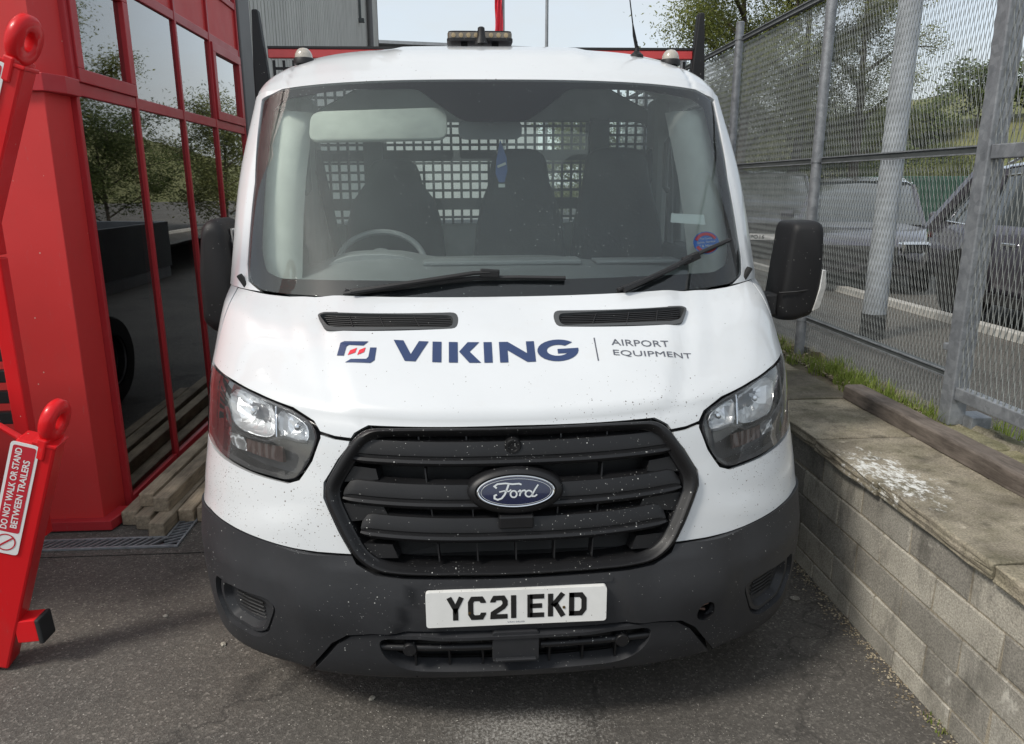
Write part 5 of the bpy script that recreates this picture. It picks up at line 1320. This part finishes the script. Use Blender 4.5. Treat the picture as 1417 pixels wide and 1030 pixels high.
for i, (y0, y1) in enumerate(zip(ymul[:-1], ymul[1:])):
    for j in range(5):
        za, zb = zt[j][1], zt[j + 1][0]; ya, yb = y0 + .016, y1 - .016; yc, zc = (ya + yb) / 2, (za + zb) / 2
        if j == 2:
            build('infill_panel', MB().box((FXL - .018, yc, zc), (.02, yb - ya, zb - za)), M['red_clad'], office)
            continue
        vent_here = j == 1 and i in (0, 3)
        if vent_here:
            fr = MB(); t = .062
            for (c_, s_) in (((FXL - .006, yc, za + t / 2), (.05, yb - ya, t)), ((FXL - .006, yc, zb - t / 2), (.05, yb - ya, t)), ((FXL - .006, ya + t / 2, zc), (.05, t, zb - za - 2 * t)), ((FXL - .006, yb - t / 2, zc), (.05, t, zb - za - 2 * t))): fr.box(c_, s_)
            op = build('opening_casement', fr, M['red_frame'], office, bevel=.003)
            build('window_pane', MB().box((FXL - .01, yc, zc), (.008, yb - ya - 2 * t + .01, zb - za - 2 * t + .01)), M['office_glass'], op)
        else:
            build('window_pane', MB().box((FXL - .014, yc, zc), (.008, yb - ya, zb - za)), M['office_glass'], office)
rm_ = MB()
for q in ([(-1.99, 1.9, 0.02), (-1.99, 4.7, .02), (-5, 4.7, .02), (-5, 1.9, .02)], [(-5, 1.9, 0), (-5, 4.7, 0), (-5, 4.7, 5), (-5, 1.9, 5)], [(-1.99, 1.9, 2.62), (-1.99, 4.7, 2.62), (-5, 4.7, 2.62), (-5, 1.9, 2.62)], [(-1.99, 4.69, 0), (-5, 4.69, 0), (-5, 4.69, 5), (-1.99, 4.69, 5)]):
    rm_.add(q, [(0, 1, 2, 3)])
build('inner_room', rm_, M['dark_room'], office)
build('upper_wall', MB().box((-3.1, 3.2, 6.1), (2.3, 3.1, 2.2)), M['red_clad'], office)

grey = thing('grey_boarded_building', 'tall grey boarded building behind the red offices', 'building', (-3, 10, 0))
build('corner_flashing', MB().box((-2.06, 4.86, 4.5), (.34, .34, 9)), M['grey_clad'], grey, bevel=.01)
bw = MB(); row0 = []; row1 = []
y = 5.04; k = 0
while y < 16.4:
    for dx, w in ((0, .10), (-.022, .035)):
        row0.append((-1.95 + dx, y, 0)); row1.append((-1.95 + dx, y, 9)); y += w
        row0.append((-1.95 + dx, y, 0)); row1.append((-1.95 + dx, y, 9))
bw.loops([row0, row1], closed=False)
build('boarding', bw, M['boards'], grey)
build('end_wall', MB().box((-5, 16.45, 4.5), (6.1, .1, 9)), M['boards'], grey)
for (yy, zz, hh) in ((9.0, 5.0, 1.5), (11.0, 4.6, 1.2), (13.0, 4.6, 1.0)):
    build('wall_bracket', MB().box((-1.90, yy, zz), (.10, .12, .06)).box((-1.92, yy, zz + hh / 2), (.04, .06, hh)), M['rail'], grey)
build('downpipe', MB().tube([(-1.88, 14.2, 0), (-1.88, 14.2, 9)], .06, 10), M['grey_clad'], grey, smooth=True)
M['shed_white'] = plain('pale_render', (.52, .53, .52), .8, 0, .06, .6)
shed = thing('far_shed', 'low pale shed with grey roof edge showing just above the van roof', 'building', (-2, 34, 0))
build('shed_wall', MB().box((-2.9, 36, 3.6), (12.6, 5.4, 7.2)), M['shed_white'], shed)
build('shed_roof', MB().loops([[(-9.3, 33.2, 7.85), (3.5, 33.2, 7.45), (3.5, 39, 7.5), (-9.3, 39, 7.8)], [(-9.3, 33.2, 7.98), (3.5, 33.2, 7.58), (3.5, 39, 7.7), (-9.3, 39, 8.0)]], True, True), M['steel'], shed)

# timber lengths against the office wall
def beam(loc, ln, rot, label, w=.078):
    bm = bmesh.new(); bmesh.ops.create_cube(bm, size=1.0); rb = random.Random(int(loc[0] * 999))
    for v_ in bm.verts: v_.co = Vector((v_.co.x * w, (v_.co.y + .5) * ln, (v_.co.z + .5) * w * .95)) + Vector((rb.uniform(-.003, .003), rb.uniform(-.006, .006), rb.uniform(-.002, .002)))
    bmesh.ops.bevel(bm, geom=[e for e in bm.edges], offset=.004, segments=1, affect='EDGES')
    me = bpy.data.meshes.new('timber_beam'); bm.to_mesh(me); bm.free(); me.materials.append(M['timber'])
    o = link('timber_beam', me); o.location = loc; o.rotation_euler = (0, 0, R(rot)); tag(o, label, 'timber beam', 'timber beams stacked by the office wall')
beam((-1.838, 1.675, .006), 2.6, -.5, 'bottom timber beam tight against the red column base')
beam((-1.750, 1.62, .006), 2.6, -.8, 'bottom timber beam second from the red column')
beam((-1.652, 1.53, .006), 2.5, -1.0, 'split-ended bottom timber beam reaching nearest the camera')
beam((-1.566, 1.69, .006), 2.4, -1.4, 'bottom timber beam second from the van')
beam((-1.478, 1.70, .006), 2.4, -1.2, 'bottom timber beam lying nearest the van')
beam((-1.770, 1.735, .0805), 2.4, -.9, 'upper timber beam on the office side of the stack', .074)
beam((-1.672, 1.665, .0805), 2.5, -1.6, 'upper timber beam on the van side of the stack', .080)

# slotted drain
drain = thing('drain_grating', 'galvanised slotted drain grating across the tarmac in front of the red column', 'drain', (-2.0, 1.47, 0))
build('drain_channel', MB().box((-2.62, 1.475, .0065), (2.20, .098, .003)).box((-1.562, 1.60, .0065), (.085, .35, .003)), M['liner'], drain)
for (c_, s_) in (((-2.62, 1.428, .010), (2.2, .012, .012)), ((-2.66, 1.522, .010), (2.12, .012, .012)), ((-1.520, 1.60, .010), (.010, .36, .012)), ((-1.600, 1.648, .010), (.010, .25, .012))):
    build('drain_edge', MB().box(c_, s_), M['galv'], drain, bevel=.002)
me = None
for k in range(52):
    x = -3.4 + k * .0355
    if x > -1.60: break
    if me is None:
        o = build('drain_bar', MB().bar((-.028, -.044, 0), (.028, .044, 0), .010, .010), M['galv'], drain); me = o.data
    else: o = link('drain_bar', me, None, drain)
    o.location = (x, 1.475, .010)
me2 = None
for k in range(9):
    if me2 is None:
        o = build('drain_bar', MB().bar((-.036, -.020, 0), (.036, .020, 0), .010, .010), M['galv'], drain); me2 = o.data
    else: o = link('drain_bar', me2, None, drain)
    o.location = (-1.560, 1.455 + k * .036, .010)

# ------------------------------------------------------------------ stacked red trailers at the left edge
def trailer(name, label, base, top, deck_z, sign_t, w=.122, d=.092, foot=True):
    base = Vector(base); top = Vector(top); ax = (top - base).normalized()
    t = thing(name, label, 'trailer', (base.x - .3, base.y, 0 if deck_z < .8 else deck_z - .25), 'stacked red trailers')
    fr = Vector((.10, -.995, 0)); fr = (fr - ax * fr.dot(ax)).normalized()        # face carrying the sign
    sd = ax.cross(fr).normalized()
    if sd.x < 0: sd = -sd
    def P(a, b, c): return base + ax * a + sd * b + fr * c
    L = (top - base).length
    bar_ = MB().loops([[P(a, -w / 2, -d / 2), P(a, w / 2, -d / 2), P(a, w / 2, d / 2), P(a, -w / 2, d / 2)] for a in (0, L)], True, True)
    bar_o = build('tow_bar', bar_, M['trailer_red'], t, bevel=.008)
    build('bar_cap', MB().loops([[P(a, -w * .1, -d / 2 - .004), P(a, w / 2 + .004, -d / 2 - .004), P(a, w / 2 + .004, d / 2 + .004), P(a, -w * .1, d / 2 + .004)] for a in (L - .006, L + .006)], True, True), M['trailer_red'], bar_o, bevel=.003)
    # eye
    ec = P(L + .075, w * .22, 0); n_ = (fr * .18 + sd * .97).normalized(); e1 = ax; e2 = n_.cross(e1).normalized()
    rings = []
    for (r, dd) in ((.024, -.014), (.030, -.021), (.058, -.021), (.066, -.012), (.066, .012), (.058, .021), (.030, .021), (.024, .014)):
        rings.append([ec + (e1 * math.cos(2 * math.pi * k / 32) * 1.12 + e2 * math.sin(2 * math.pi * k / 32) * .95) * r + n_ * dd for k in range(32)])
    rings.append(rings[0])
    eye = build('tow_eye', MB().loops(rings), M['trailer_red'], t, smooth=True, angle=50)
    build('eye_neck', MB().loops([[ec + e1 * a + e2 * (b * .052) + n_ * (c * .017) for b, c in ((-1, -1), (1, -1), (1, 1), (-1, 1))] for a in (-.055, -.13)], True, True), M['trailer_red'], eye, bevel=.006)
    # sign plate on the bar's front face
    a0, a1 = sign_t; b0, b1 = -w / 2 - .010, -w / 2 + .078; fz = d / 2 + .003
    def sp(u, v, dd=0): return P(a0 + (a1 - a0) * u, b1 + (b0 - b1) * v, fz + dd)
    sg = build('warning_sign', MB().prism(fillet([(0, 0), (1, 0), (1, 1), (0, 1)], .012, (a1 - a0, b1 - b0), 3), lambda p, dd: sp(p[0], p[1], dd), -.002, .001), M['sign_white'], t)
    build('sign_field', MB().prism(fillet([(.20, .10), (.975, .10), (.975, .90), (.20, .90)], .008, (a1 - a0, b1 - b0), 3), lambda p, dd: sp(p[0], p[1], dd), .0012, .0016), M['sign_red'], sg)
    for txt, v0, l0, l1 in (('DO NOT WALK OR STAND', .56, .225, .955), ('BETWEEN TRAILERS', .22, .245, .86)):
        V, F = text_mesh(txt, 1, .022); V = fit2d(V, l1 - l0, .24)
        build('sign_text', MB().add([sp(l0 + p[0], v0 + p[1], .0022) for p in V], F), M['sign_white'], sg, fix=False)
    asp = (a1 - a0) / (b1 - b0); r = .36
    cc = [(.105 + r / asp * math.cos(2 * math.pi * k / 28), .5 + r * math.sin(2 * math.pi * k / 28)) for k in range(28)]
    ring_o = [sp(x, y, .002) for x, y in cc]; ring_i = [sp(.105 + (x - .105) * .86, .5 + (y - .5) * .86, .002) for x, y in cc]
    build('sign_ring', MB().loops([ring_o, ring_i]), M['sign_red'], sg, fix=False)
    V, F = stroke([(-.62 * r, -.62 * r), (.62 * r, .62 * r)], .07); build('sign_bar', MB().add([sp(.105 + x / asp, .5 - y, .0022) for x, y in V], F), M['sign_red'], sg, fix=False)
    # handle loops
    for a in (L - .02, L - .26):
        build('grab_loop', MB().tube([P(a, -w / 2 + .01, 0), P(a + .03, -w / 2 - .07, 0), P(a + .005, -w / 2 - .12, 0), P(a - .12, -w / 2 - .15, 0)], .011, 8), M['trailer_red'], t, smooth=True)
    if foot:
        fx = P(.02, w / 2 + .005, -.01)
        build('prop_plate', MB().prism([(-.005, .40), (.045, .40), (.052, .12), (.03, .05), (-.05, .0), (-.10, -.06)], lambda p, dd: (base.x + .075 + p[0], base.y + dd, base.z + .06 + p[1]), -.02, .02), M['trailer_red'], t, bevel=.004)
        fo = build('prop_foot', MB().box((base.x + .145, base.y, base.z + .125), (.075, .075, .085), Matrix.Rotation(R(-4), 3, 'Y')), M['trailer_red'], t, bevel=.004)
        build('rubber_end', MB().box((base.x + .189, base.y, base.z + .123), (.018, .082, .095), Matrix.Rotation(R(-4), 3, 'Y')), M['rubber'], fo, bevel=.006)
        build('lower_gusset', MB().prism([(-.24, -.02), (-.02, .26), (.02, .30), (.01, .16), (-.10, -.08)], lambda p, dd: (base.x + .02 + p[0], base.y - .05 + dd, base.z + .08 + p[1]), -.012, .012), M['trailer_red'], t, bevel=.003)
    lowd = deck_z < .8
    build('deck', MB().box((base.x - 1.42, base.y + .25, deck_z), (1.9, 1.0, .06)), M['liner'], t)
    if lowd:
        for k in range(5):
            build('deck_board', MB().box((-2.50, base.y + .50, deck_z + .36 + k * .085), (1.16, .03, .050)), M['black_clean'], t, bevel=.004)
    build('stacking_post', MB().bar((-1.838, base.y + .40, deck_z + (.07 if not lowd else -.1)), (-1.838, base.y + .40, deck_z + (1.0 if lowd else .25)), .055, .05, (0, 1, 0)), M['trailer_red'], t, bevel=.005)
    return t
trailer('baggage_trailer', 'lower red trailer with upright tow bar and warning sign at left edge', (-1.835, .55, .03), (-1.552, .55, .855), .42, (.455, .865))
tt = trailer('baggage_trailer', 'upper red trailer stacked above, its tow eye reaching the top left corner', (-1.785, .55, 1.22), (-1.470, .55, 2.03), 1.36, (.455, .865), foot=False)

# ------------------------------------------------------------------ beyond the fence: lamp column, cars, trees, hill
lc = thing('lamp_column', 'thick pale grey lamp column standing just behind the mesh fence', 'lamp column', (3.62, 4.6, .3))
build('column_shaft', MB().tube([(3.62, 4.6, .52), (3.62, 4.6, 2.2), (3.62, 4.6, 9)], [.100, .095, .085], 18), plain('column_paint', (.36, .39, .42), .5, 0, .25, 6), lc, smooth=True)
build('column_base', MB().tube([(3.62, 4.6, .28), (3.62, 4.6, .53)], .108, 18), M['rubber'], lc, smooth=True)
structure(build('kerb', MB().box((4.86, 10, .33), (.12, 36, .10)), plain('kerb_stone', (.42, .41, .38), .85, 0, .2, 8), bevel=.01))

def car(name, label, loc, rot, body, H=1.58, L=4.4, Wd=1.84, roof_rails=False, plate=None):
    t = thing(name, label, 'car', loc, 'cars parked beyond the fence', local=True)
    t.rotation_euler = (0, 0, R(rot))
    hb = .92 * H / 1.55; w = Wd / 2
    # local: nose at -y, +z up; stations (y, half width, bottom, shoulder height)
    st = [(-L / 2, .62, .42, .60), (-L / 2 + .05, .78, .30, .70), (-L / 2 + .22, .88, .24, .80), (-L / 2 + .7, .97, .22, .90), (-L / 2 + 1.25, 1.0, .22, 1.0), (-.2, 1.0, .22, 1.02), (.8, 1.0, .22, 1.05), (L / 2 - .7, .98, .24, 1.06), (L / 2 - .2, .93, .30, 1.05), (L / 2 - .05, .86, .38, 1.0), (L / 2, .75, .48, .90)]
    rings = []
    for y, kw, zb, zs in st:
        ww = w * kw; zs *= hb
        half = [(0, zb), (ww * .80, zb), (ww * .96, zb + .10), (ww, zb + (zs - zb) * .45), (ww * .985, zs - .10), (ww * .93, zs - .02), (ww * .6, zs + .015), (0, zs + .03)]
        rings.append([(x, y, z) for x, z in half] + [(-x, y, z) for x, z in reversed(half[1:-1])])
    b_ = build('body', MB().loops(rings, True, True), body, t, smooth=True, angle=50)
    # cabin
    zs = hb * 1.0; gh = [(-L / 2 + 1.10, .90, zs - .02), (-L / 2 + 1.95, .76, H - .06), (-L / 2 + 2.35, .74, H), (L / 2 - 1.2, .73, H - .005), (L / 2 - .55, .72, H - .08), (L / 2 - .12, .84, zs + .02)]
    base_y = [-L / 2 + 1.08, -L / 2 + 1.5, -L / 2 + 2.2, L / 2 - 1.2, L / 2 - .45, L / 2 - .10]
    rg_ = []
    for (y, kw, z), yb in zip(gh, base_y):
        rg_.append([(-w * .90, yb, zs - .05), (-w * kw, y, z - .05 if z > zs + .2 else z), (-w * kw * .86, y, z), (0, y, z + .02), (w * kw * .86, y, z), (w * kw, y, z - .05 if z > zs + .2 else z), (w * .90, yb, zs - .05)])
    cb = build('glasshouse', MB().loops(rg_, closed=False), M['car_glass'], t, smooth=True, angle=40)
    rp_ = [[(x * 1.005, y, z + .010) for (x, y, z) in r_[1:6]] for r_ in rg_[1:5]]
    build('roof', MB().loops(rp_, closed=False).loops([[(x, y, z - .03) for (x, y, z) in r_] for r_ in rp_], closed=False), body, cb, smooth=True, angle=50)
    for s in (1, -1):
        q = lambda k, e: Vector(rg_[k][e if s < 0 else 6 - e])
        for pa_, pb_, r_ in ((q(0, 0), q(1, 1), .035), (q(2, 0).lerp(q(3, 0), .35), q(2, 1).lerp(q(3, 1), .40), .035), (q(3, 0).lerp(q(4, 0), .45), q(3, 1).lerp(q(4, 1), .35), .04), (q(5, 0), q(4, 1), .075)):
            build('pillar', MB().tube([pa_, pb_], r_, 6), body, cb, smooth=True)
        zl = zs
        build('window_trim', MB().tube([q(0, 0) + Vector((s * .02, .25, .045)), q(3, 0) + Vector((s * .02, .1, .045)), q(4, 0) + Vector((s * .01, .05, .09)), q(4, 1).lerp(q(3, 1), .25) + Vector((s * .02, 0, -.05)), q(2, 1) + Vector((s * .02, 0, -.01))], .012, 6), M['chrome'], cb, smooth=True)
        if roof_rails:
            build('roof_rail', MB().tube([(s * w * .66, -.5, H - .0), (s * w * .66, -.35, H + .05), (s * w * .66, L / 2 - 1.1, H + .05), (s * w * .66, L / 2 - .9, H - .02)], .016, 6), M['chrome'], cb, smooth=True)
        build('headlight', MB().box((s * w * .70, -L / 2 + .10, .66 * hb / .92), (.36, .16, .13), Matrix.Rotation(R(s * 22), 3, 'Z')), M['chrome'], b_, bevel=.03)
        build('tail_light', MB().box((s * w * .80, L / 2 - .08, .90 * hb), (.16, .12, .13)), M['tail_red'], b_, bevel=.03)
        build('door_mirror', MB().box((s * (w + .10), -L / 2 + 1.62, zs + .07), (.20, .12, .14)), body, cb, bevel=.04, seg=3)
        for yy in (-L / 2 + .86, L / 2 - .84):
            wl = build('wheel', MB().lathe([(-.10, .20), (-.11, .26), (-.10, .315), (-.08, .33), (.08, .33), (.10, .315), (.11, .26), (.10, .20)], (s * (w - .10), yy, .33), 'x', 28, caps=False), M['rubber'], t, smooth=True)
            build('alloy_rim', MB().lathe([(s * .10, .21), (s * .06, .20), (s * .05, .12), (s * .09, .05), (s * .09, 0)], (s * (w - .10), yy, .33), 'x', 20, caps=False), M['steel'], wl, smooth=True)
            build('arch_gap', MB().lathe([(s * .128, .0), (s * .128, .37)], (s * (w - .125), yy, .36), 'x', 28, caps=False), M['liner'], b_)
    for s in (1, -1):
        for yy in (-L / 2 + 1.42, -.02, 1.02):
            build('door_gap', MB().box((s * (w * .998), yy, .30 + (hb - .30) * .5), (.012, .012, (hb - .34) * .9)), M['liner'], b_)
        for yy in (-.28, .76):
            build('door_handle', MB().box((s * (w + .006), yy, hb * .86), (.03, .17, .03)), M['chrome'], b_, bevel=.008)
        build('sill_trim', MB().box((s * w * .985, 0, .28), (.04, L * .52, .10)), M['liner'], b_, bevel=.01)
    build('front_grille', MB().box((0, -L / 2 - .005, .56 * hb / .92), (w * 1.0, .08, .20)), M['liner'], b_, bevel=.02)
    if plate:
        pp = build('number_plate', MB().box((0, -L / 2 - .055, .44), (.52, .02, .11)), M['sign_white'], b_)
        V, F = text_mesh(plate, 1, .02); V = fit2d(V, .25, .075)
        build('plate_text', MB().add([(-.22 + p[0], -L / 2 - .067, .40 + p[1]) for p in V], F), M['ink'], pp, fix=False)
    return t
M['car_glass'] = plain('car_window_glass', (.035, .042, .045), .06, 0, .1, 4, coat=1.0, spec=.8)
M['tail_red'] = plain('tail_lamp_red', (.22, .012, .02), .2, 0, .1, coat=1.0)
def carpaint(n, c): return plain(n, c, .25, .6, .06, 3, coat=1.0)
car('parked_car', 'dark grey sport-utility car with roof rails, nearest the steel gate', (5.98, 4.15, .30), 0, carpaint('car_paint_dark', (.105, .10, .125)), 1.60, 4.5, 1.86, True)
car('parked_car', 'mid grey car seen between the fence posts behind the lamp column', (5.85, 9.2, .30), -27, carpaint('car_paint_silver', (.105, .102, .125)), 1.46, 4.3, 1.78)
car('parked_car', 'grey four-by-four facing the camera with a white plate reading PO16', (6.35, 13.9, .30), -23, carpaint('car_paint_grey', (.11, .118, .135)), 1.64, 4.6, 1.9, False, 'PO16')
cont = thing('green_container', 'dark green container beyond the parked cars', 'container', (10.3, 15, .3))
build('container_box', MB().box((10.3, 15.2, 1.05), (2.6, 2.0, 1.6)), plain('container_green', (.03, .09, .06), .6), cont, bevel=.02)
for k in range(9): build('container_rib', MB().box((9.1 + k * .3, 14.18, 1.05), (.07, .05, 1.5)), plain('container_green_rib%d' % k, (.03, .085, .055), .6), cont)

M['leaf_a'] = leafmat('leaf_fresh', (.11, .14, .025), (.24, .25, .07), .45)
M['leaf_b'] = leafmat('leaf_dark', (.045, .070, .020), (.12, .15, .045), .35)
M['leaf_c'] = leafmat('leaf_olive', (.08, .10, .03), (.20, .21, .075), .35)
M['bark'] = plain('bark', (.085, .07, .055), .9, 0, .35, 12, 30, .8, .02)
def tree(label, loc, H, rad, leaves, lsize, mat, seed, trunk_h=.35, squash=1.0, group='trees beyond the fence', cat='tree', name='tree'):
    rt = random.Random(seed); x, y, z = loc
    t = thing(name, label, cat, loc, group)
    tb = MB(); tips = []
    tops = Vector((x + rt.uniform(-.2, .2), y, z + H * .8))
    tb.tube([(x, y, z - .3), (x + .03 * H * rt.uniform(-1, 1), y, z + H * trunk_h), tuple(tops)], [H * .019, H * .014, H * .003], 8)
    nb = 11
    for k in range(nb):
        a = k * 2.4 + rt.uniform(-.4, .4); h0 = z + H * (trunk_h * .7 + (0.82 - trunk_h * .7) * k / nb); p0 = Vector((x, y, h0)); ln = rad * rt.uniform(.7, 1.05) * (1 - .35 * k / nb)
        p1 = p0 + Vector((math.cos(a) * ln * .5, math.sin(a) * ln * .5, ln * .35 * squash)); p2 = p0 + Vector((math.cos(a) * ln, math.sin(a) * ln, ln * .6 * squash))
        tb.tube([p0, p1, p2], [H * .007, H * .004, H * .0015], 5); tips += [p1, p2, (p1 + p2) / 2, p0 + (p1 - p0) * .6]
        for j in range(3):
            q = p1.lerp(p2, rt.random()) + Vector((rt.uniform(-1, 1), rt.uniform(-1, 1), rt.uniform(-.4, 1))) * rad * .3
            tb.tube([p1.lerp(p2, .3), q], [H * .004, H * .001], 4); tips.append(q)
    tips += [tops, tops + Vector((0, 0, H * .1))]
    build('trunk', tb, M['bark'], t, smooth=True)
    lb = MB(); V = []; F = []
    cl_ = [(p, rad * rt.uniform(.14, .30)) for p in tips for _ in range(2)]
    for _ in range(leaves):
        p, r = rt.choice(cl_); d_ = Vector((rt.gauss(0, 1), rt.gauss(0, 1), rt.gauss(0, .75))); q = p + d_ * r * .52
        if q.z < z + .1: continue
        s_ = lsize * rt.uniform(.5, 1.2); u_ = Vector((rt.uniform(-1, 1), rt.uniform(-1, 1), rt.uniform(-1, 1))).normalized(); w_ = u_.orthogonal().normalized()
        n = len(V); V += [tuple(q - u_ * s_), tuple(q + w_ * s_ * .45), tuple(q + u_ * s_), tuple(q - w_ * s_ * .45)]; F.append((n, n + 1, n + 2, n + 3))
    build('crown', MB().add(V, F), mat, t, fix=False)
    return t
tree('tall sparse spring tree with yellow-green leaves just above the fence top', (6.7, 17, .3), 8.6, 2.6, 50000, .046, M['leaf_a'], 1)
tree('broad leafy tree behind the fence left of the lamp column', (9.0, 19, .3), 8.8, 2.4, 50000, .046, M['leaf_c'], 2)
tree('thin tree whose branches cross the lamp column', (10.3, 18, .3), 8.2, 1.7, 20000, .044, M['leaf_a'], 3)
for k, (bx, by, bh, br, lab) in enumerate(((7.0, 22, 4.2, 2.4, 'dense dark shrub at the back of the car park nearest the van'), (10.5, 23, 4.4, 2.6, 'dense dark shrub behind the broad leafy tree'), (13.0, 24, 3.6, 2.2, 'dense dark shrub behind the thin tree'), (17.5, 26, 2.2, 2.2, 'dense shrub at the foot of the grassy hill'), (22.0, 28, 2.0, 2.4, 'low spreading shrub right of the lamp column'), (4.0, 24, 4.4, 2.4, 'dense dark shrub hidden mostly behind the van roof'))):
    tree(lab, (bx, by, .1), bh, br, 22000, .055, M['leaf_b'] if k % 2 == 0 else M['leaf_c'], 20 + k, .12, .8, 'shrubs behind the car park', 'shrub', 'shrub')
# hill
hb_ = MB(); rows_ = []
def hill_h(x, y):
    r = math.hypot((x - 78) / 62, (y - 95) / 66); h = 14.5 * max(0, 1 - r ** 1.7) if r < 1 else 0
    return h + (1.1 * math.sin(x * .09) * math.cos(y * .07) + .5 * math.sin(x * .31 + y * .2)) * min(1, h / 4)
for j in range(46):
    rows_.append([(10 + i * 3.2, 28 + j * 3.2, hill_h(10 + i * 3.2, 28 + j * 3.2) + .06) for i in range(46)])
def hill_mat():
    m, nt, b = new_mat('hill_grass'); v = coords(nt)
    c = ramp(nt, noise(nt, v, .09, 8, .65), [(.3, (.075, .092, .030)), (.5, (.14, .148, .055)), (.7, (.21, .20, .09))])
    c = mix(nt, .5, c, ramp(nt, noise(nt, v, 1.1, 8, .7), [(.3, (.065, .08, .028)), (.7, (.20, .195, .085))]))
    nt.links.new(c, b.inputs['Base Color']); b.inputs['Roughness'].default_value = .95; bump(nt, b, noise(nt, v, 1.5, 6), .8, .4); return m
structure(build('hill', hb_.loops(rows_, closed=False), hill_mat(), smooth=True))
for k, (bx, by, bh, br, lab) in enumerate(((44, 62, 5.5, 4.2, 'round dark tree on the skyline of the grassy hill'), (38.5, 63, 3.4, 3.6, 'dark bushy tree on the hill left of the round one'), (35, 66, 3.2, 3.6, 'dark bushy tree lowest on the hill skyline'), (33, 52, 3.0, 3.2, 'dark scrub tree half way down the hill'), (49, 60, 3.6, 3.4, 'scrub tree on the hill nearest the gate post'))):
    tree(lab, (bx, by, hill_h(bx, by) - .2), bh, br, 4500, .22, M['leaf_b'], 50 + k, .15, .8, 'trees on the hill')

# flag and flagpoles over the van roof
fl = thing('red_flag', 'red flag hanging limp on its pole behind the beacon bar', 'flag', (.80, 18, 0))
build('flag_pole', MB().tube([(.98, 18.05, 0), (.98, 18.05, 7.6)], .035, 10), M['steel'], fl, smooth=True)
fm = MB(); rows_ = []
for j in range(16):
    zz = 5.30 + j * .14; row = []
    for i in range(13):
        s_ = i / 12; wv = .20 * (1 - .25 * (j / 15)); row.append((.96 - s_ * wv * 1.0 + .015 * math.sin(j * .9 + i), 18 + .04 * math.sin(s_ * 14 + j * .35) * (.4 + s_), zz - .10 * s_ + .03 * math.sin(s_ * 9)))
    rows_.append(row)
build('flag_cloth', fm.loops(rows_, closed=False), plain('flag_red', (.85, .06, .09), .75, 0, .1), fl, smooth=True)
build('flag_canton', MB().loops([[(p[0], p[1] - .012, p[2]) for p in r_[2:9]] for r_ in rows_[9:]], closed=False), plain('flag_navy', (.03, .035, .09), .75), fl, smooth=True)
fp_ = build('flagpole', MB().tube([(2.50, 22, 0), (2.50, 22, 9)], [.06, .045], 10), M['steel'], smooth=True); recentre(fp_, (2.5, 22, 0)); tag(fp_, 'bare grey pole rising behind the van roof', 'pole')
